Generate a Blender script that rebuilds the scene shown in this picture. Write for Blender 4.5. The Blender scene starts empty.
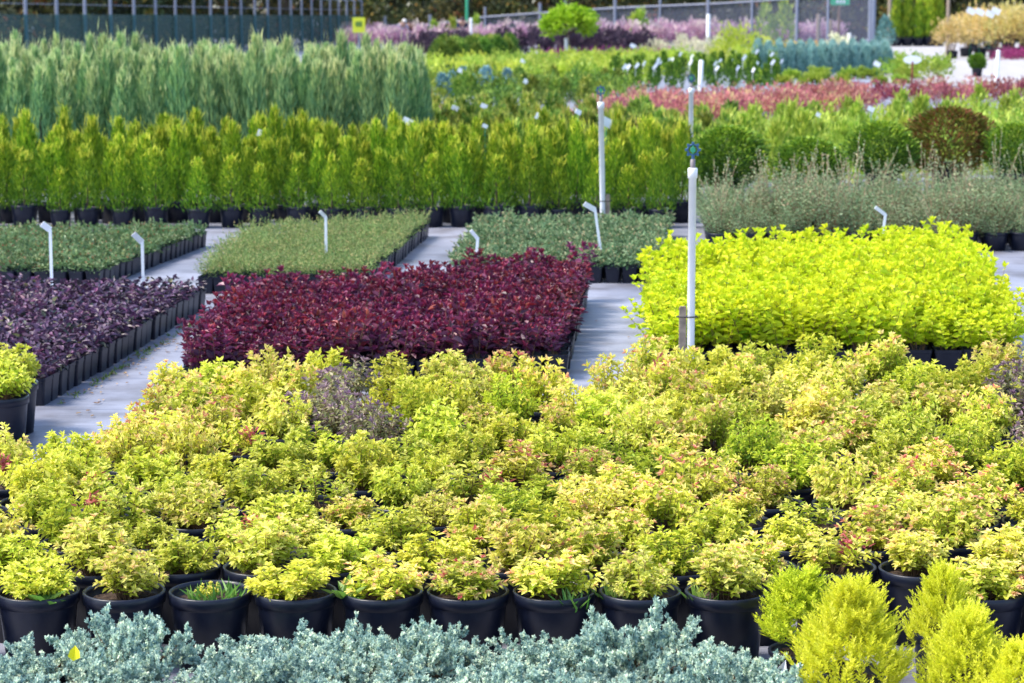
import bpy, math, random
import numpy as np
from mathutils import Matrix, Vector
random.seed(7); rng = np.random.default_rng(7)
PI = math.pi; R = math.radians
scn = bpy.context.scene
COL = scn.collection

# ------------------------------------------------------------------ camera
F = 2400.0; CH = 1.8; PITCH = math.atan(374.5 / F)
SA, CA = math.sin(PITCH), math.cos(PITCH)
cam = bpy.data.cameras.new('camera'); camo = bpy.data.objects.new('camera', cam); COL.objects.link(camo)
camo.location = (0, 0, CH); camo.rotation_euler = (PI / 2 - PITCH, 0, 0)
cam.sensor_width = 36; cam.lens = 36 * F / 1024; cam.clip_start = .1; cam.clip_end = 2000
cam.dof.use_dof = True; cam.dof.focus_distance = 7.0; cam.dof.aperture_fstop = 8.0
scn.camera = camo

def gz(Y): return 0.0 if Y < 17 else -.02 * (Y - 17)
def proj(X, Y, Z):
    Z = Z - CH; d = Y * CA - Z * SA
    return 512 + F * X / d, 341.5 - F * (Y * SA + Z * CA) / d
def W(px, py, h=0.0):
    """ground point (X, Y) whose point h above the ground shows at pixel px, py"""
    ang = PITCH + math.atan((py - 341.5) / F); Y = (CH - h) / math.tan(ang)
    for _ in range(60): Y = .5 * Y + .5 * (CH - h - gz(Y)) / math.tan(ang)
    return XA(px, Y, h), Y
def XA(px, Y, h=0.0):
    return (px - 512) / F * (Y * CA - (gz(Y) + h - CH) * SA)

# ------------------------------------------------------------------ materials
def newmat(name):
    m = bpy.data.materials.new(name); m.use_nodes = True
    nt = m.node_tree; nt.nodes.clear()
    out = nt.nodes.new('ShaderNodeOutputMaterial'); return m, nt, out
def plain(name, c, rough=.5, spec=.5, noise=.0, nscale=30, metal=0, bump=0, c2=None):
    m, nt, out = newmat(name); N = nt.nodes.new; L = nt.links.new
    b = N('ShaderNodeBsdfPrincipled'); b.inputs['Roughness'].default_value = rough
    b.inputs['Specular IOR Level'].default_value = spec; b.inputs['Metallic'].default_value = metal
    b.inputs['Base Color'].default_value = (*c, 1)
    if noise or bump or c2:
        tc = N('ShaderNodeTexCoord'); n = N('ShaderNodeTexNoise'); n.inputs['Scale'].default_value = nscale
        n.inputs['Detail'].default_value = 5; L(tc.outputs['Object'], n.inputs['Vector'])
        r = N('ShaderNodeValToRGB'); e = r.color_ramp.elements
        c2 = c2 or tuple(x * (1 - noise) for x in c)
        e[0].position = .35; e[0].color = (*c2, 1); e[1].position = .65; e[1].color = (*c, 1)
        L(n.outputs['Fac'], r.inputs['Fac']); L(r.outputs['Color'], b.inputs['Base Color'])
        if bump:
            bp = N('ShaderNodeBump'); bp.inputs['Strength'].default_value = bump; bp.inputs['Distance'].default_value = .01
            L(n.outputs['Fac'], bp.inputs['Height']); L(bp.outputs['Normal'], b.inputs['Normal'])
    L(b.outputs[0], out.inputs[0]); return m
def leafmat(name, ramp, rough=.5, spec=.35, transl=.35, hue=.02, val=.25, sat=1.0):
    m, nt, out = newmat(name); N = nt.nodes.new; L = nt.links.new
    at = N('ShaderNodeAttribute'); at.attribute_name = 'tone'
    r = N('ShaderNodeValToRGB'); e = r.color_ramp.elements
    e[0].position = ramp[0][0]; e[0].color = (*ramp[0][1], 1); e[1].position = ramp[-1][0]; e[1].color = (*ramp[-1][1], 1)
    for p, c in ramp[1:-1]:
        x = e.new(p); x.color = (*c, 1)
    L(at.outputs['Fac'], r.inputs['Fac'])
    oi = N('ShaderNodeObjectInfo'); hs = N('ShaderNodeHueSaturation'); hs.inputs['Saturation'].default_value = sat
    def mr(lo, hi, src):
        k = N('ShaderNodeMapRange'); k.inputs['To Min'].default_value = lo; k.inputs['To Max'].default_value = hi
        L(src, k.inputs['Value']); return k.outputs[0]
    wn = N('ShaderNodeTexWhiteNoise'); wn.noise_dimensions = '1D'; L(oi.outputs['Random'], wn.inputs['W'])
    L(mr(.5 - hue, .5 + hue, oi.outputs['Random']), hs.inputs['Hue']); L(mr(1 - val, 1 + val, wn.outputs['Value']), hs.inputs['Value'])
    L(r.outputs['Color'], hs.inputs['Color'])
    b = N('ShaderNodeBsdfPrincipled'); b.inputs['Roughness'].default_value = rough; b.inputs['Specular IOR Level'].default_value = spec
    L(hs.outputs['Color'], b.inputs['Base Color'])
    t = N('ShaderNodeBsdfTranslucent'); L(hs.outputs['Color'], t.inputs['Color'])
    mx = N('ShaderNodeMixShader'); mx.inputs['Fac'].default_value = transl
    L(b.outputs[0], mx.inputs[1]); L(t.outputs[0], mx.inputs[2]); L(mx.outputs[0], out.inputs[0]); return m
def netmat(name, c, opac):
    m, nt, out = newmat(name); N = nt.nodes.new; L = nt.links.new
    b = N('ShaderNodeBsdfPrincipled'); b.inputs['Base Color'].default_value = (*c, 1); b.inputs['Roughness'].default_value = .7
    t = N('ShaderNodeBsdfTransparent'); mx = N('ShaderNodeMixShader'); mx.inputs['Fac'].default_value = opac
    L(t.outputs[0], mx.inputs[1]); L(b.outputs[0], mx.inputs[2]); L(mx.outputs[0], out.inputs[0]); return m

M = {}
M['pot'] = plain('black_plastic', (.004, .0062, .018), .36, .36, .35, 22, bump=.04, c2=(.009, .0115, .024))
M['soil'] = plain('potting_soil', (.085, .060, .045), .95, .1, nscale=90, bump=.9, c2=(.028, .02, .017))
M['white'] = plain('white_pvc', (.84, .84, .86), .4, .4, .14, 9)
M['whitetag'] = plain('white_label_plastic', (.85, .86, .9), .35, .5)
M['wood'] = plain('weathered_wood', (.34, .27, .21), .85, .2, .45, 25, bump=.4)
M['bark'] = plain('bark', (.13, .095, .07), .9, .2, .5, 12, bump=.6)
M['drytwig'] = plain('dry_twig', (.36, .25, .16), .8, .2)
M['stem'] = plain('stem_brown', (.17, .10, .055), .8, .2)
M['blue'] = plain('blue_plastic', (.03, .10, .22), .35)
M['greenp'] = plain('green_plastic', (.03, .30, .16), .4)
M['brass'] = plain('grey_nipple', (.16, .14, .15), .5)
M['steel'] = plain('galvanised_steel', (.22, .24, .31), .5, .4, .1, 4)
M['teal'] = plain('teal_painted_steel', (.02, .09, .11), .6)
M['net'] = netmat('shade_netting', (.012, .062, .058), .62)
M['chain'] = netmat('chain_link', (.16, .18, .26), .30)
M['yellow'] = plain('yellow_sign', (.72, .74, .03), .5)
M['sgreen'] = plain('sign_green', (.0, .42, .17), .5)
M['leafy'] = plain('fresh_yellow_leaf', (.85, .75, .0), .5)
M['skin'] = plain('skin', (.5, .29, .21), .6); M['hairw'] = plain('white_hair', (.75, .72, .70), .8)
M['hairb'] = plain('dark_hair', (.035, .02, .018), .7); M['navy'] = plain('navy_cloth', (.02, .03, .08), .9)
M['lilac'] = plain('lilac_cloth', (.42, .38, .5), .9); M['red'] = plain('brown_red_cloth', (.18, .03, .03), .9)
M['tyre'] = plain('tie_black', (.01, .01, .012), .6)

# ------------------------------------------------------------------ mesh batches
class B:
    def __init__(s): s.v = []; s.f = []; s.t = []; s.n = 0; s.mats = []; s.mi = []; s.sm = []
    def slot(s, m):
        if m not in s.mats: s.mats.append(m)
        return s.mats.index(m)
    def add(s, v, f, m, tone=.5, smooth=False):
        v = np.asarray(v, float).reshape(-1, 3); f = np.asarray(f, int)
        s.v.append(v); s.f.append(f + s.n); s.n += len(v)
        s.t.append(np.broadcast_to(np.asarray(tone, float), (len(v),)))
        s.mi.append(np.full(len(f), s.slot(m))); s.sm.append(np.full(len(f), smooth))
        return s
    def mesh(s, name):
        me = bpy.data.meshes.new(name)
        v = np.concatenate(s.v); loops = np.concatenate([x.ravel() for x in s.f])
        sizes = np.concatenate([np.full(len(x), x.shape[1]) for x in s.f])
        me.vertices.add(len(v)); me.vertices.foreach_set('co', v.ravel().astype(np.float32))
        me.loops.add(len(loops)); me.loops.foreach_set('vertex_index', loops.astype(np.int32))
        me.polygons.add(len(sizes)); st = np.concatenate([[0], np.cumsum(sizes)[:-1]])
        me.polygons.foreach_set('loop_start', st.astype(np.int32))
        for m in s.mats: me.materials.append(M[m])
        me.polygons.foreach_set('material_index', np.concatenate(s.mi).astype(np.int32))
        me.polygons.foreach_set('use_smooth', np.concatenate(s.sm))
        a = me.attributes.new('tone', 'FLOAT', 'POINT'); a.data.foreach_set('value', np.concatenate(s.t).astype(np.float32))
        me.update(calc_edges=True); me.validate(); return me

def nrm(a): return a / np.maximum(np.linalg.norm(a, axis=-1, keepdims=True), 1e-9)
def leaves(b, P, D, N, L, Wd, tone, m, kind='leaf', bend=.15, fold=.2):
    P = np.asarray(P, float); n = len(P)
    if n == 0: return
    D = nrm(np.asarray(D, float)); S = nrm(np.cross(D, N)); N = np.cross(S, D)
    L = np.broadcast_to(L, (n,))[:, None]; Wd = np.broadcast_to(Wd, (n,))[:, None]; tone = np.broadcast_to(tone, (n,))
    if kind == 'leaf':
        up = N * Wd * fold
        V = np.stack([P, P + D * L * .30 + S * Wd * .48 + up, P + D * L * .70 + S * Wd * .36 + up - N * L * bend * .5,
                      P + D * L - N * L * bend, P + D * L * .70 - S * Wd * .36 + up - N * L * bend * .5, P + D * L * .30 - S * Wd * .48 + up], 1)
        i = np.arange(n)[:, None] * 6
        f = np.concatenate([i + [0, 1, 2, 3], i + [0, 3, 4, 5]]); k = 6
    else:
        V = np.stack([P, P + D * L * .45 + S * Wd * .5, P + D * L, P + D * L * .45 - S * Wd * .5], 1)
        f = np.arange(n)[:, None] * 4 + [0, 1, 2, 3]; k = 4
    b.add(V.reshape(-1, 3), f, m, np.repeat(tone, k))
def tube(b, pts, rad, m, n=6, smooth=True, cap=True):
    pts = np.asarray(pts, float); rad = np.broadcast_to(rad, (len(pts),)); V = []
    for i, p in enumerate(pts):
        d = nrm(pts[min(i + 1, len(pts) - 1)] - pts[max(i - 1, 0)])
        u = nrm(np.cross(d, [0, 1, 0] if abs(d[1]) < .9 else [1, 0, 0])); w = np.cross(d, u)
        a = np.arange(n) / n * 2 * PI
        V.append(p + rad[i] * (np.cos(a)[:, None] * u + np.sin(a)[:, None] * w))
    f = [[i * n + j, i * n + (j + 1) % n, (i + 1) * n + (j + 1) % n, (i + 1) * n + j] for i in range(len(pts) - 1) for j in range(n)]
    b.add(np.concatenate(V), f, m, .5, smooth)
    if cap:
        for i, q in ((0, -1), (len(pts) - 1, 1)):
            c = np.concatenate([V[i], pts[i][None]]); b.add(c, [[j, (j + 1) % n, n] if q > 0 else [(j + 1) % n, j, n] for j in range(n)], m)
def lathe(b, prof, m, n=28, smooth=True, close=True):
    a = np.arange(n) / n * 2 * PI; V = []
    for r, z in prof: V.append(np.stack([r * np.cos(a), r * np.sin(a), np.full(n, z)], 1))
    f = [[i * n + j, i * n + (j + 1) % n, (i + 1) * n + (j + 1) % n, (i + 1) * n + j] for i in range(len(prof) - 1) for j in range(n)]
    b.add(np.concatenate(V), f, m, .5, smooth)
def box(b, c, s, m, rot=None):
    v = np.array([[x, y, z] for z in (-.5, .5) for y in (-.5, .5) for x in (-.5, .5)]) * np.asarray(s)
    if rot is not None: v = v @ np.array(Matrix.Rotation(rot[0], 3, rot[1])).T
    b.add(v + np.asarray(c), [[0, 2, 3, 1], [4, 5, 7, 6], [0, 1, 5, 4], [2, 6, 7, 3], [0, 4, 6, 2], [1, 3, 7, 5]], m)
def rvec(n): return nrm(rng.normal(size=(n, 3)))

# ------------------------------------------------------------------ pots
def round_pot(h=.20, rt=.105, rb=.084, lip=.032):
    b = B()
    lathe(b, [(.001, .0), (rb, .0), (rb + (rt - rb) * .8, h - lip - .004), (rt - .003, h - lip), (rt + .002, h - lip + .002), (rt + .003, h - .003), (rt, h), (rt - .005, h - .001), (rt - .007, h - .01), (rt - .014, h * .72), (.001, h * .70)], 'pot', 30)
    p = b.mesh('pot'); s = B(); rs = rt - .0085; k = 9; n = 26
    V = [[0, 0, h - .022]]; f = []
    for i in range(1, k):
        for j in range(n):
            a = j / n * 2 * PI; V.append([rs * i / (k - 1) * math.cos(a), rs * i / (k - 1) * math.sin(a), h - .024 + rng.normal() * .0022 - .006 * (i == k - 1)])
    f = [[1 + (i - 1) * n + j, 1 + (i - 1) * n + (j + 1) % n, 1 + i * n + (j + 1) % n, 1 + i * n + j] for i in range(1, k - 1) for j in range(n)]
    s.add(V, f, 'soil', .5, True); s.add(V, [[0, 1 + j, 1 + (j + 1) % n] for j in range(n)], 'soil', .5, True)
    return p, s.mesh('soil')
def square_pot(w, h, soil=True):
    """tapered square pot with rounded corners and a rim"""
    b = B(); n = 16
    def ring(hw, z):
        o = []
        for q in range(4):
            for j in range(4):
                a = q * PI / 2 + (j / 3) * PI / 2; r = hw * .22
                o.append([math.copysign(hw - r, math.cos(q * PI / 2 + PI / 4)) + r * math.cos(a), math.copysign(hw - r, math.sin(q * PI / 2 + PI / 4)) + r * math.sin(a), z])
        return o
    hw = w / 2
    prof = [(hw * .80, 0), (hw * .95, h * .86), (hw * .985, h * .87), (hw * .99, h), (hw * .94, h), (hw * .90, h * .84)]
    V = sum([ring(a, z) for a, z in prof], [])
    f = [[i * n + j, i * n + (j + 1) % n, (i + 1) * n + (j + 1) % n, (i + 1) * n + j] for i in range(len(prof) - 1) for j in range(n)]
    b.add(V, f, 'pot', .5, False)
    if soil: b.add(ring(hw * .905, h * .86) + [[0, 0, h * .87]], [[j, (j + 1) % n, n] for j in range(n)], 'soil')
    return b.mesh('pot')

# ------------------------------------------------------------------ foliage kinds
M['spirea'] = leafmat('spirea_leaf', [(0, (.10, .18, .015)), (.28, (.34, .45, .025)), (.52, (.64, .65, .065)), (.74, (.82, .79, .21)), (.87, (.78, .50, .26)), (1, (.56, .08, .12))], .55, .25, .33, .010, .18)
M['dusk'] = leafmat('dusky_leaf', [(0, (.16, .22, .07)), (.45, (.34, .36, .14)), (.75, (.32, .23, .24)), (1, (.20, .11, .18))], .5, .3, .25)
M['weed'] = leafmat('weed_leaf', [(0, (.10, .26, .04)), (1, (.30, .45, .10))], .45, .4, .35)
M['goldthuja'] = leafmat('golden_thuja_leaf', [(0, (.42, .50, .015)), (.5, (.76, .77, .04)), (1, (.90, .87, .12))], .55, .25, .42, .003, .06)
M['dimthuja'] = leafmat('dim_thuja_leaf', [(0, (.26, .36, .015)), (.6, (.58, .62, .03)), (1, (.84, .80, .07))], .55, .25, .3, .012, .1)
M['bluestar'] = leafmat('blue_juniper_needle', [(0, (.14, .25, .24)), (.35, (.38, .53, .46)), (.68, (.70, .80, .63)), (1, (.85, .90, .70))], .6, .25, .3, .012, .1)
M['ajuga'] = leafmat('purple_leaf', [(0, (.03, .05, .03)), (.2, (.045, .028, .05)), (.6, (.11, .05, .115)), (.92, (.19, .06, .13)), (1, (.22, .28, .06))], .42, .45, .15, .03, .25)
M['redleaf'] = leafmat('wine_red_leaf', [(0, (.05, .018, .04)), (.5, (.13, .026, .075)), (.9, (.25, .018, .05)), (1, (.32, .05, .05))], .42, .5, .22, .02, .25)
M['lime'] = leafmat('lime_yellow_leaf', [(0, (.24, .40, .012)), (.4, (.50, .64, .016)), (1, (.74, .77, .035))], .5, .3, .42, .008, .07)
M['lowgreen'] = leafmat('low_green_leaf', [(0, (.05, .12, .05)), (.5, (.12, .21, .08)), (.85, (.22, .30, .13)), (.95, (.36, .40, .16)), (1, (.30, .12, .06))], .42, .45, .2, .02, .18)
M['olive'] = leafmat('olive_leaf', [(0, (.06, .135, .04)), (.5, (.13, .225, .065)), (.85, (.29, .38, .12)), (1, (.46, .40, .17))], .5, .35, .22, .015, .15)
M['greygreen'] = leafmat('grey_green_leaf', [(0, (.055, .13, .05)), (.5, (.115, .21, .09)), (.85, (.24, .33, .16)), (1, (.40, .33, .18))], .5, .4, .2, .015, .12)
M['wisp'] = leafmat('wispy_leaf', [(0, (.11, .20, .09)), (.5, (.21, .32, .15)), (.85, (.38, .46, .25)), (1, (.46, .36, .22))], .55, .35, .2, .015, .12)
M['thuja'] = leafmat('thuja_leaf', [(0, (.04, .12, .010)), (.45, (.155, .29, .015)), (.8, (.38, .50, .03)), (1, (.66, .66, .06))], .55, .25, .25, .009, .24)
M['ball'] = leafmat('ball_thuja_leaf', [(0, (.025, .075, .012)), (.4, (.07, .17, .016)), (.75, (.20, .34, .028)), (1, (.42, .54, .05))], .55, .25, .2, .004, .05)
M['brownball'] = leafmat('brown_thuja_leaf', [(0, (.06, .09, .012)), (.45, (.13, .16, .02)), (.7, (.20, .14, .03)), (1, (.26, .09, .04))], .6, .2, .25, .02, .1)
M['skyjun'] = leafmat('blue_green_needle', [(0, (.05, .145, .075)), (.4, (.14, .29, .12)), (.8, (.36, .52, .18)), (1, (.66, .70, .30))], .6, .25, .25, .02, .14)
M['teal_con'] = leafmat('teal_needle', [(0, (.09, .22, .21)), (.6, (.20, .39, .36)), (1, (.36, .52, .44))], .6, .25, .2, .015, .12)
M['bluespruce'] = leafmat('blue_spruce_needle', [(0, (.09, .22, .25)), (1, (.22, .40, .42))], .6, .25, .15, .02, .2)
M['midgreen'] = leafmat('mid_green_leaf', [(0, (.055, .12, .02)), (.5, (.15, .25, .03)), (.9, (.31, .40, .06)), (1, (.45, .45, .08))], .55, .3, .3, .03, .3)
M['softgreen'] = leafmat('soft_green_leaf', [(0, (.12, .24, .02)), (.5, (.28, .40, .04)), (1, (.48, .55, .09))], .55, .3, .35, .02, .2)
M['barberry'] = leafmat('red_shrub_leaf', [(0, (.22, .07, .08)), (.45, (.46, .14, .15)), (.8, (.58, .28, .23)), (1, (.55, .44, .20))], .5, .3, .3, .02, .22)
M['maroon'] = leafmat('maroon_leaf', [(0, (.14, .02, .05)), (.6, (.30, .06, .09)), (1, (.45, .2, .12))], .5, .3, .3, .02, .2)
M['darkpur'] = leafmat('dark_purple_leaf', [(0, (.025, .018, .035)), (1, (.085, .05, .08))], .5, .3, .2, .02, .2)
M['pink'] = leafmat('pink_plume', [(0, (.28, .11, .22)), (.4, (.52, .30, .42)), (.75, (.70, .52, .56)), (1, (.80, .70, .62))], .7, .2, .35, .02, .15)
M['magenta'] = leafmat('magenta_leaf', [(0, (.25, .03, .14)), (1, (.5, .10, .28))], .6, .2, .3)
M['cream'] = leafmat('cream_leaf', [(0, (.45, .45, .26)), (1, (.76, .72, .52))], .6, .2, .3)
M['limeshrub'] = leafmat('lime_shrub_leaf', [(0, (.30, .42, .02)), (1, (.66, .70, .10))], .55, .3, .4, .02, .12)
M['brightgreen'] = leafmat('bright_green_leaf', [(0, (.16, .32, .01)), (.5, (.34, .54, .02)), (1, (.52, .68, .05))], .5, .3, .4, .01, .1)
M['orange'] = leafmat('orange_bloom', [(0, (.6, .35, .03)), (1, (.8, .55, .08))], .6, .2, .3)
M['autumn'] = leafmat('autumn_leaf', [(0, (.42, .40, .14)), (.5, (.72, .56, .18)), (1, (.85, .72, .42))], .6, .25, .35, .02, .15)
M['greythatch'] = leafmat('pale_thatch', [(0, (.40, .36, .26)), (1, (.6, .56, .42))], .7, .2, .3)
M['forest'] = leafmat('forest_leaf', [(0, (.020, .030, .020)), (.5, (.050, .060, .022)), (.85, (.12, .12, .03)), (1, (.26, .12, .03))], .6, .2, .25, .04, .4)
M['litter'] = leafmat('dry_leaf', [(0, (.16, .09, .05)), (1, (.42, .30, .16))], .8, .2, .1)

def spirea(R0, H, tone, tip, stems=40, dense=1.0, mat='spirea', lf=(.019, .029)):
    b = B(); P = []; D = []; L = []; T = []
    for s in range(stems):
        az = rng.uniform(0, 2 * PI); pol = math.acos(rng.uniform(.12, 1)); pol = min(pol, 1.38)
        q = rng.uniform(.78, 1.08)
        tipp = np.array([R0 * math.sin(pol) * math.cos(az), R0 * math.sin(pol) * math.sin(az), .02 + H * math.cos(pol) ** .8]) * q
        base = np.array([math.cos(az), math.sin(az), 0]) * rng.uniform(.005, .03); base[2] = -.003
        mid = (base + tipp) / 2 + np.array([0, 0, .25 * np.linalg.norm(tipp - base) * .5])
        t = np.linspace(0, 1, 5)[:, None]; pts = (1 - t) ** 2 * base + 2 * t * (1 - t) * mid + t * t * tipp
        tube(b, pts, [.0016, .0014, .0012, .0009, .0005], 'stem', 4, cap=False)
        k = max(4, int(rng.integers(11, 16) * dense)); st_t = rng.random() < .25
        for i in range(k):
            u = .28 + .72 * (i + rng.random() * .5) / k; p = (1 - u) ** 2 * base + 2 * u * (1 - u) * mid + u * u * tipp
            g = i * 2.4 + rng.random() * .6; ax = nrm(2 * (1 - u) * (mid - base) + 2 * u * (tipp - mid))
            a1 = nrm(np.cross(ax, [.3, .1, 1])); a2 = np.cross(ax, a1)
            P.append(p); D.append(.42 * ax + .85 * (math.cos(g) * a1 + math.sin(g) * a2) + np.array([0, 0, .12]))
            L.append(rng.uniform(*lf)); T.append(np.clip(rng.normal(tone - .17 + .22 * u, .12), 0, .8))
        ax = nrm(tipp - mid); nt = 6
        for i in range(nt):
            g = i * 2 * PI / nt + rng.random(); a1 = nrm(np.cross(ax, [.3, .1, 1])); a2 = np.cross(ax, a1)
            P.append(tipp); D.append(.9 * ax + .75 * (math.cos(g) * a1 + math.sin(g) * a2)); L.append(rng.uniform(.013, .022))
            T.append(np.clip(rng.normal(tip + (.09 if st_t and tip > .7 else 0), .06), 0, 1))
    P = np.array(P); D = nrm(np.array(D)); n = len(P); L = np.array(L)
    N = nrm(np.array([0, 0, 1.]) + rng.normal(size=(n, 3)) * .35)
    leaves(b, P, D, N, L, L * rng.uniform(.42, .56, n), np.array(T), mat, bend=.22)
    return b
def grasses(b, n, r, h, m='weed', w=.004):
    az = rng.uniform(0, 2 * PI, n); q = r * np.sqrt(rng.random(n)); P = np.stack([q * np.cos(az), q * np.sin(az), np.full(n, -.012)], 1)
    D = nrm(np.stack([np.cos(az) * .5, np.sin(az) * .5, np.ones(n)], 1) + rng.normal(size=(n, 3)) * .3)
    leaves(b, P, D, rvec(n), h * rng.uniform(.5, 1.1, n), w, rng.random(n), m, bend=.3)
def conifer(H, rad, n, l, w, mat, prof='cone', up=1.2, out=.55, tipbias=.25, stemh=.06, fan=0, tip_spikes=6, jit=.22, lowtone=.4, spread=.22, inner=.45):
    """upright conifer: sprays spread through the crown volume, pointing up and out"""
    b = B(); z = rng.random(n) ** .85
    if prof == 'cone': rr = np.clip((1 - z) ** .62 * np.minimum(1, .62 + 2.2 * z), 0, 1)
    elif prof == 'egg': rr = np.sqrt(np.clip(1 - ((z - .42) / .60) ** 2, 0, 1))
    elif prof == 'col': rr = np.clip(np.minimum(1, .75 + z) * (1 - z ** 3.2) ** .6, .05, 1)
    elif prof == 'point': rr = np.clip((1 - z) ** .8 * np.minimum(1, .7 + 2.4 * z) * 1.12, 0, 1)
    elif prof == 'spire': rr = np.clip(np.minimum(1, .7 + z) * (1 - z ** 2.4) ** .9, .03, 1)
    else: rr = np.sqrt(np.clip(1 - (2 * z - 1) ** 2, 0, 1))
    az = rng.uniform(0, 2 * PI, n); lump = 1 + .13 * np.sin(3 * az + 5 * z + rng.random() * 6) + .10 * np.sin(7 * az - 9 * z + rng.random() * 6)
    q = rad * rr * lump * (inner + (1 - inner) * rng.random(n) ** .5) * (1 + rng.normal(size=n) * jit * .4)
    P = np.stack([q * np.cos(az), q * np.sin(az), stemh + z * (H - stemh - l * .6)], 1)
    O = np.stack([np.cos(az), np.sin(az), np.zeros(n)], 1)
    D = nrm(O * out + np.array([0, 0, up]) + rng.normal(size=(n, 3)) * .28)
    N = nrm(O + rng.normal(size=(n, 3)) * .7)
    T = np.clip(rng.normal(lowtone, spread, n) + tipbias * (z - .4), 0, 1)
    L = l * rng.uniform(.65, 1.25, n)
    if fan:
        S = nrm(np.cross(D, N)); PP = [P]; DD = [D]; NN = [N]; LL = [L]; TT = [T]
        for k in range(1, fan + 1):
            for sgn in (-1, 1):
                PP.append(P + D * (L * (k / (fan + 1.2)))[:, None]); DD.append(nrm(D * .8 + S * sgn * .65 + rng.normal(size=(n, 3)) * .12))
                NN.append(N); LL.append(L * (.62 - .32 * k / fan)); TT.append(np.clip(T + .08 + rng.normal(size=n) * .08, 0, 1))
        P, D, N, L, T = map(np.concatenate, (PP, DD, NN, LL, TT))
        leaves(b, P, D, N, L, w * rng.uniform(.8, 1.2, len(P)), T, mat, 'dia')
    else: leaves(b, P, D, N, L, w * rng.uniform(.7, 1.3, n), T, mat, 'dia')
    if tip_spikes:
        k = tip_spikes; a = rng.uniform(0, 2 * PI, k * 4); P = np.stack([np.cos(a) * rad * .25, np.sin(a) * rad * .25, np.full(k * 4, H - l * 1.2)], 1) * [1, 1, 1] + rng.normal(size=(k * 4, 3)) * [rad * .12, rad * .12, l * .5]
        leaves(b, P, nrm(np.array([0, 0, 1.]) + rng.normal(size=(k * 4, 3)) * .22), rvec(k * 4), l * rng.uniform(.8, 1.5, k * 4), w * .7, np.clip(.72 + tipbias + rng.normal(size=k * 4) * .15, 0, 1), mat, 'dia')
    return b
def trunk(H, r=.008, m='bark'):
    b = B(); tube(b, [(0, 0, -.01), (.003, 0, H * .4), (-.003, .003, H * .8)], [r, r * .8, r * .3], m, 6); return b.mesh('trunk')
def bush(rx, H, n, l, w, mat, lump=.22, kind='leaf', up=.5, tone=.5, spread=.25, topt=0.0, z0=.0):
    """rounded uneven shrub: leaf clumps on several twigs through the volume"""
    b = B(); k = max(6, n // 14); C = []
    for i in range(k):
        d = rvec(1)[0]; d[2] = abs(d[2]) * 1.1 - .15; q = rng.uniform(.55, 1.0) * (1 + rng.normal() * lump * .5)
        C.append([d[0] * rx * q, d[1] * rx * q, z0 + (H - z0) * (.30 + .62 * np.clip(d[2] * q, -.35, 1.1))])
    C = np.array(C); i = rng.integers(0, k, n); P = C[i] + rng.normal(size=(n, 3)) * rx * lump * .55
    O = P - np.array([0, 0, H * .3]); D = nrm(nrm(O) + np.array([0, 0, up]) + rng.normal(size=(n, 3)) * .6)
    N = nrm(np.array([0, 0, .8]) + rng.normal(size=(n, 3)) * .7)
    tc = rng.normal(size=k) * spread * .5
    leaves(b, P, D, N, l * rng.uniform(.6, 1.3, n), w * rng.uniform(.7, 1.3, n), np.clip(rng.normal(tone, spread * .8, n) + tc[i] + topt * (P[:, 2] / H - .5), 0, 1), mat, kind)
    for j in range(5):
        c = C[rng.integers(0, k)]; tube(b, [(0, 0, -.01), c * [.35, .35, .55], c], [.006 * H / .5, .004 * H / .5, .001], 'stem', 4, cap=False)
    return b
def upright(n_st, H, r, lf, per, mat, tone, spread, wr=.55, spr=.35, topb=.1, rough_top=0, twig=None, droop=.15):
    """several upright stems with leaf pairs"""
    b = B(); P = []; D = []; L = []; T = []
    for s in range(n_st):
        a = rng.uniform(0, 2 * PI); q = r * math.sqrt(rng.random()); h = H * rng.uniform(.72, 1.12)
        base = np.array([q * .45 * math.cos(a), q * .45 * math.sin(a), -.005]); tip = np.array([math.cos(a) * (q + spr * h * rng.random()), math.sin(a) * (q + spr * h * rng.random()), h])
        tube(b, [base, base * .5 + tip * .5 + [0, 0, h * .06], tip], [.002, .0014, .0007], twig or 'stem', 4, cap=False)
        for i in range(per):
            u = .22 + .78 * (i + .5 * rng.random()) / per; p = base + (tip - base) * u; g = i * 2.1 + s
            P.append(p); D.append([math.cos(g), math.sin(g), rng.uniform(.05, .75)]); L.append(rng.uniform(*lf) * (1.1 - .35 * u)); T.append(np.clip(rng.normal(tone + topb * (u - .5), spread), 0, 1))
        for i in range(4):
            g = i * PI / 2 + s; P.append(tip); D.append([math.cos(g) * .6, math.sin(g) * .6, 1]); L.append(lf[0] * .8); T.append(np.clip(rng.normal(tone + topb, spread), 0, 1))
    n = len(P); L = np.array(L)
    leaves(b, P, np.array(D), nrm(np.array([0, 0, 1.]) + rng.normal(size=(n, 3)) * .45), L, L * wr, np.array(T), mat, bend=droop)
    return b
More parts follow.
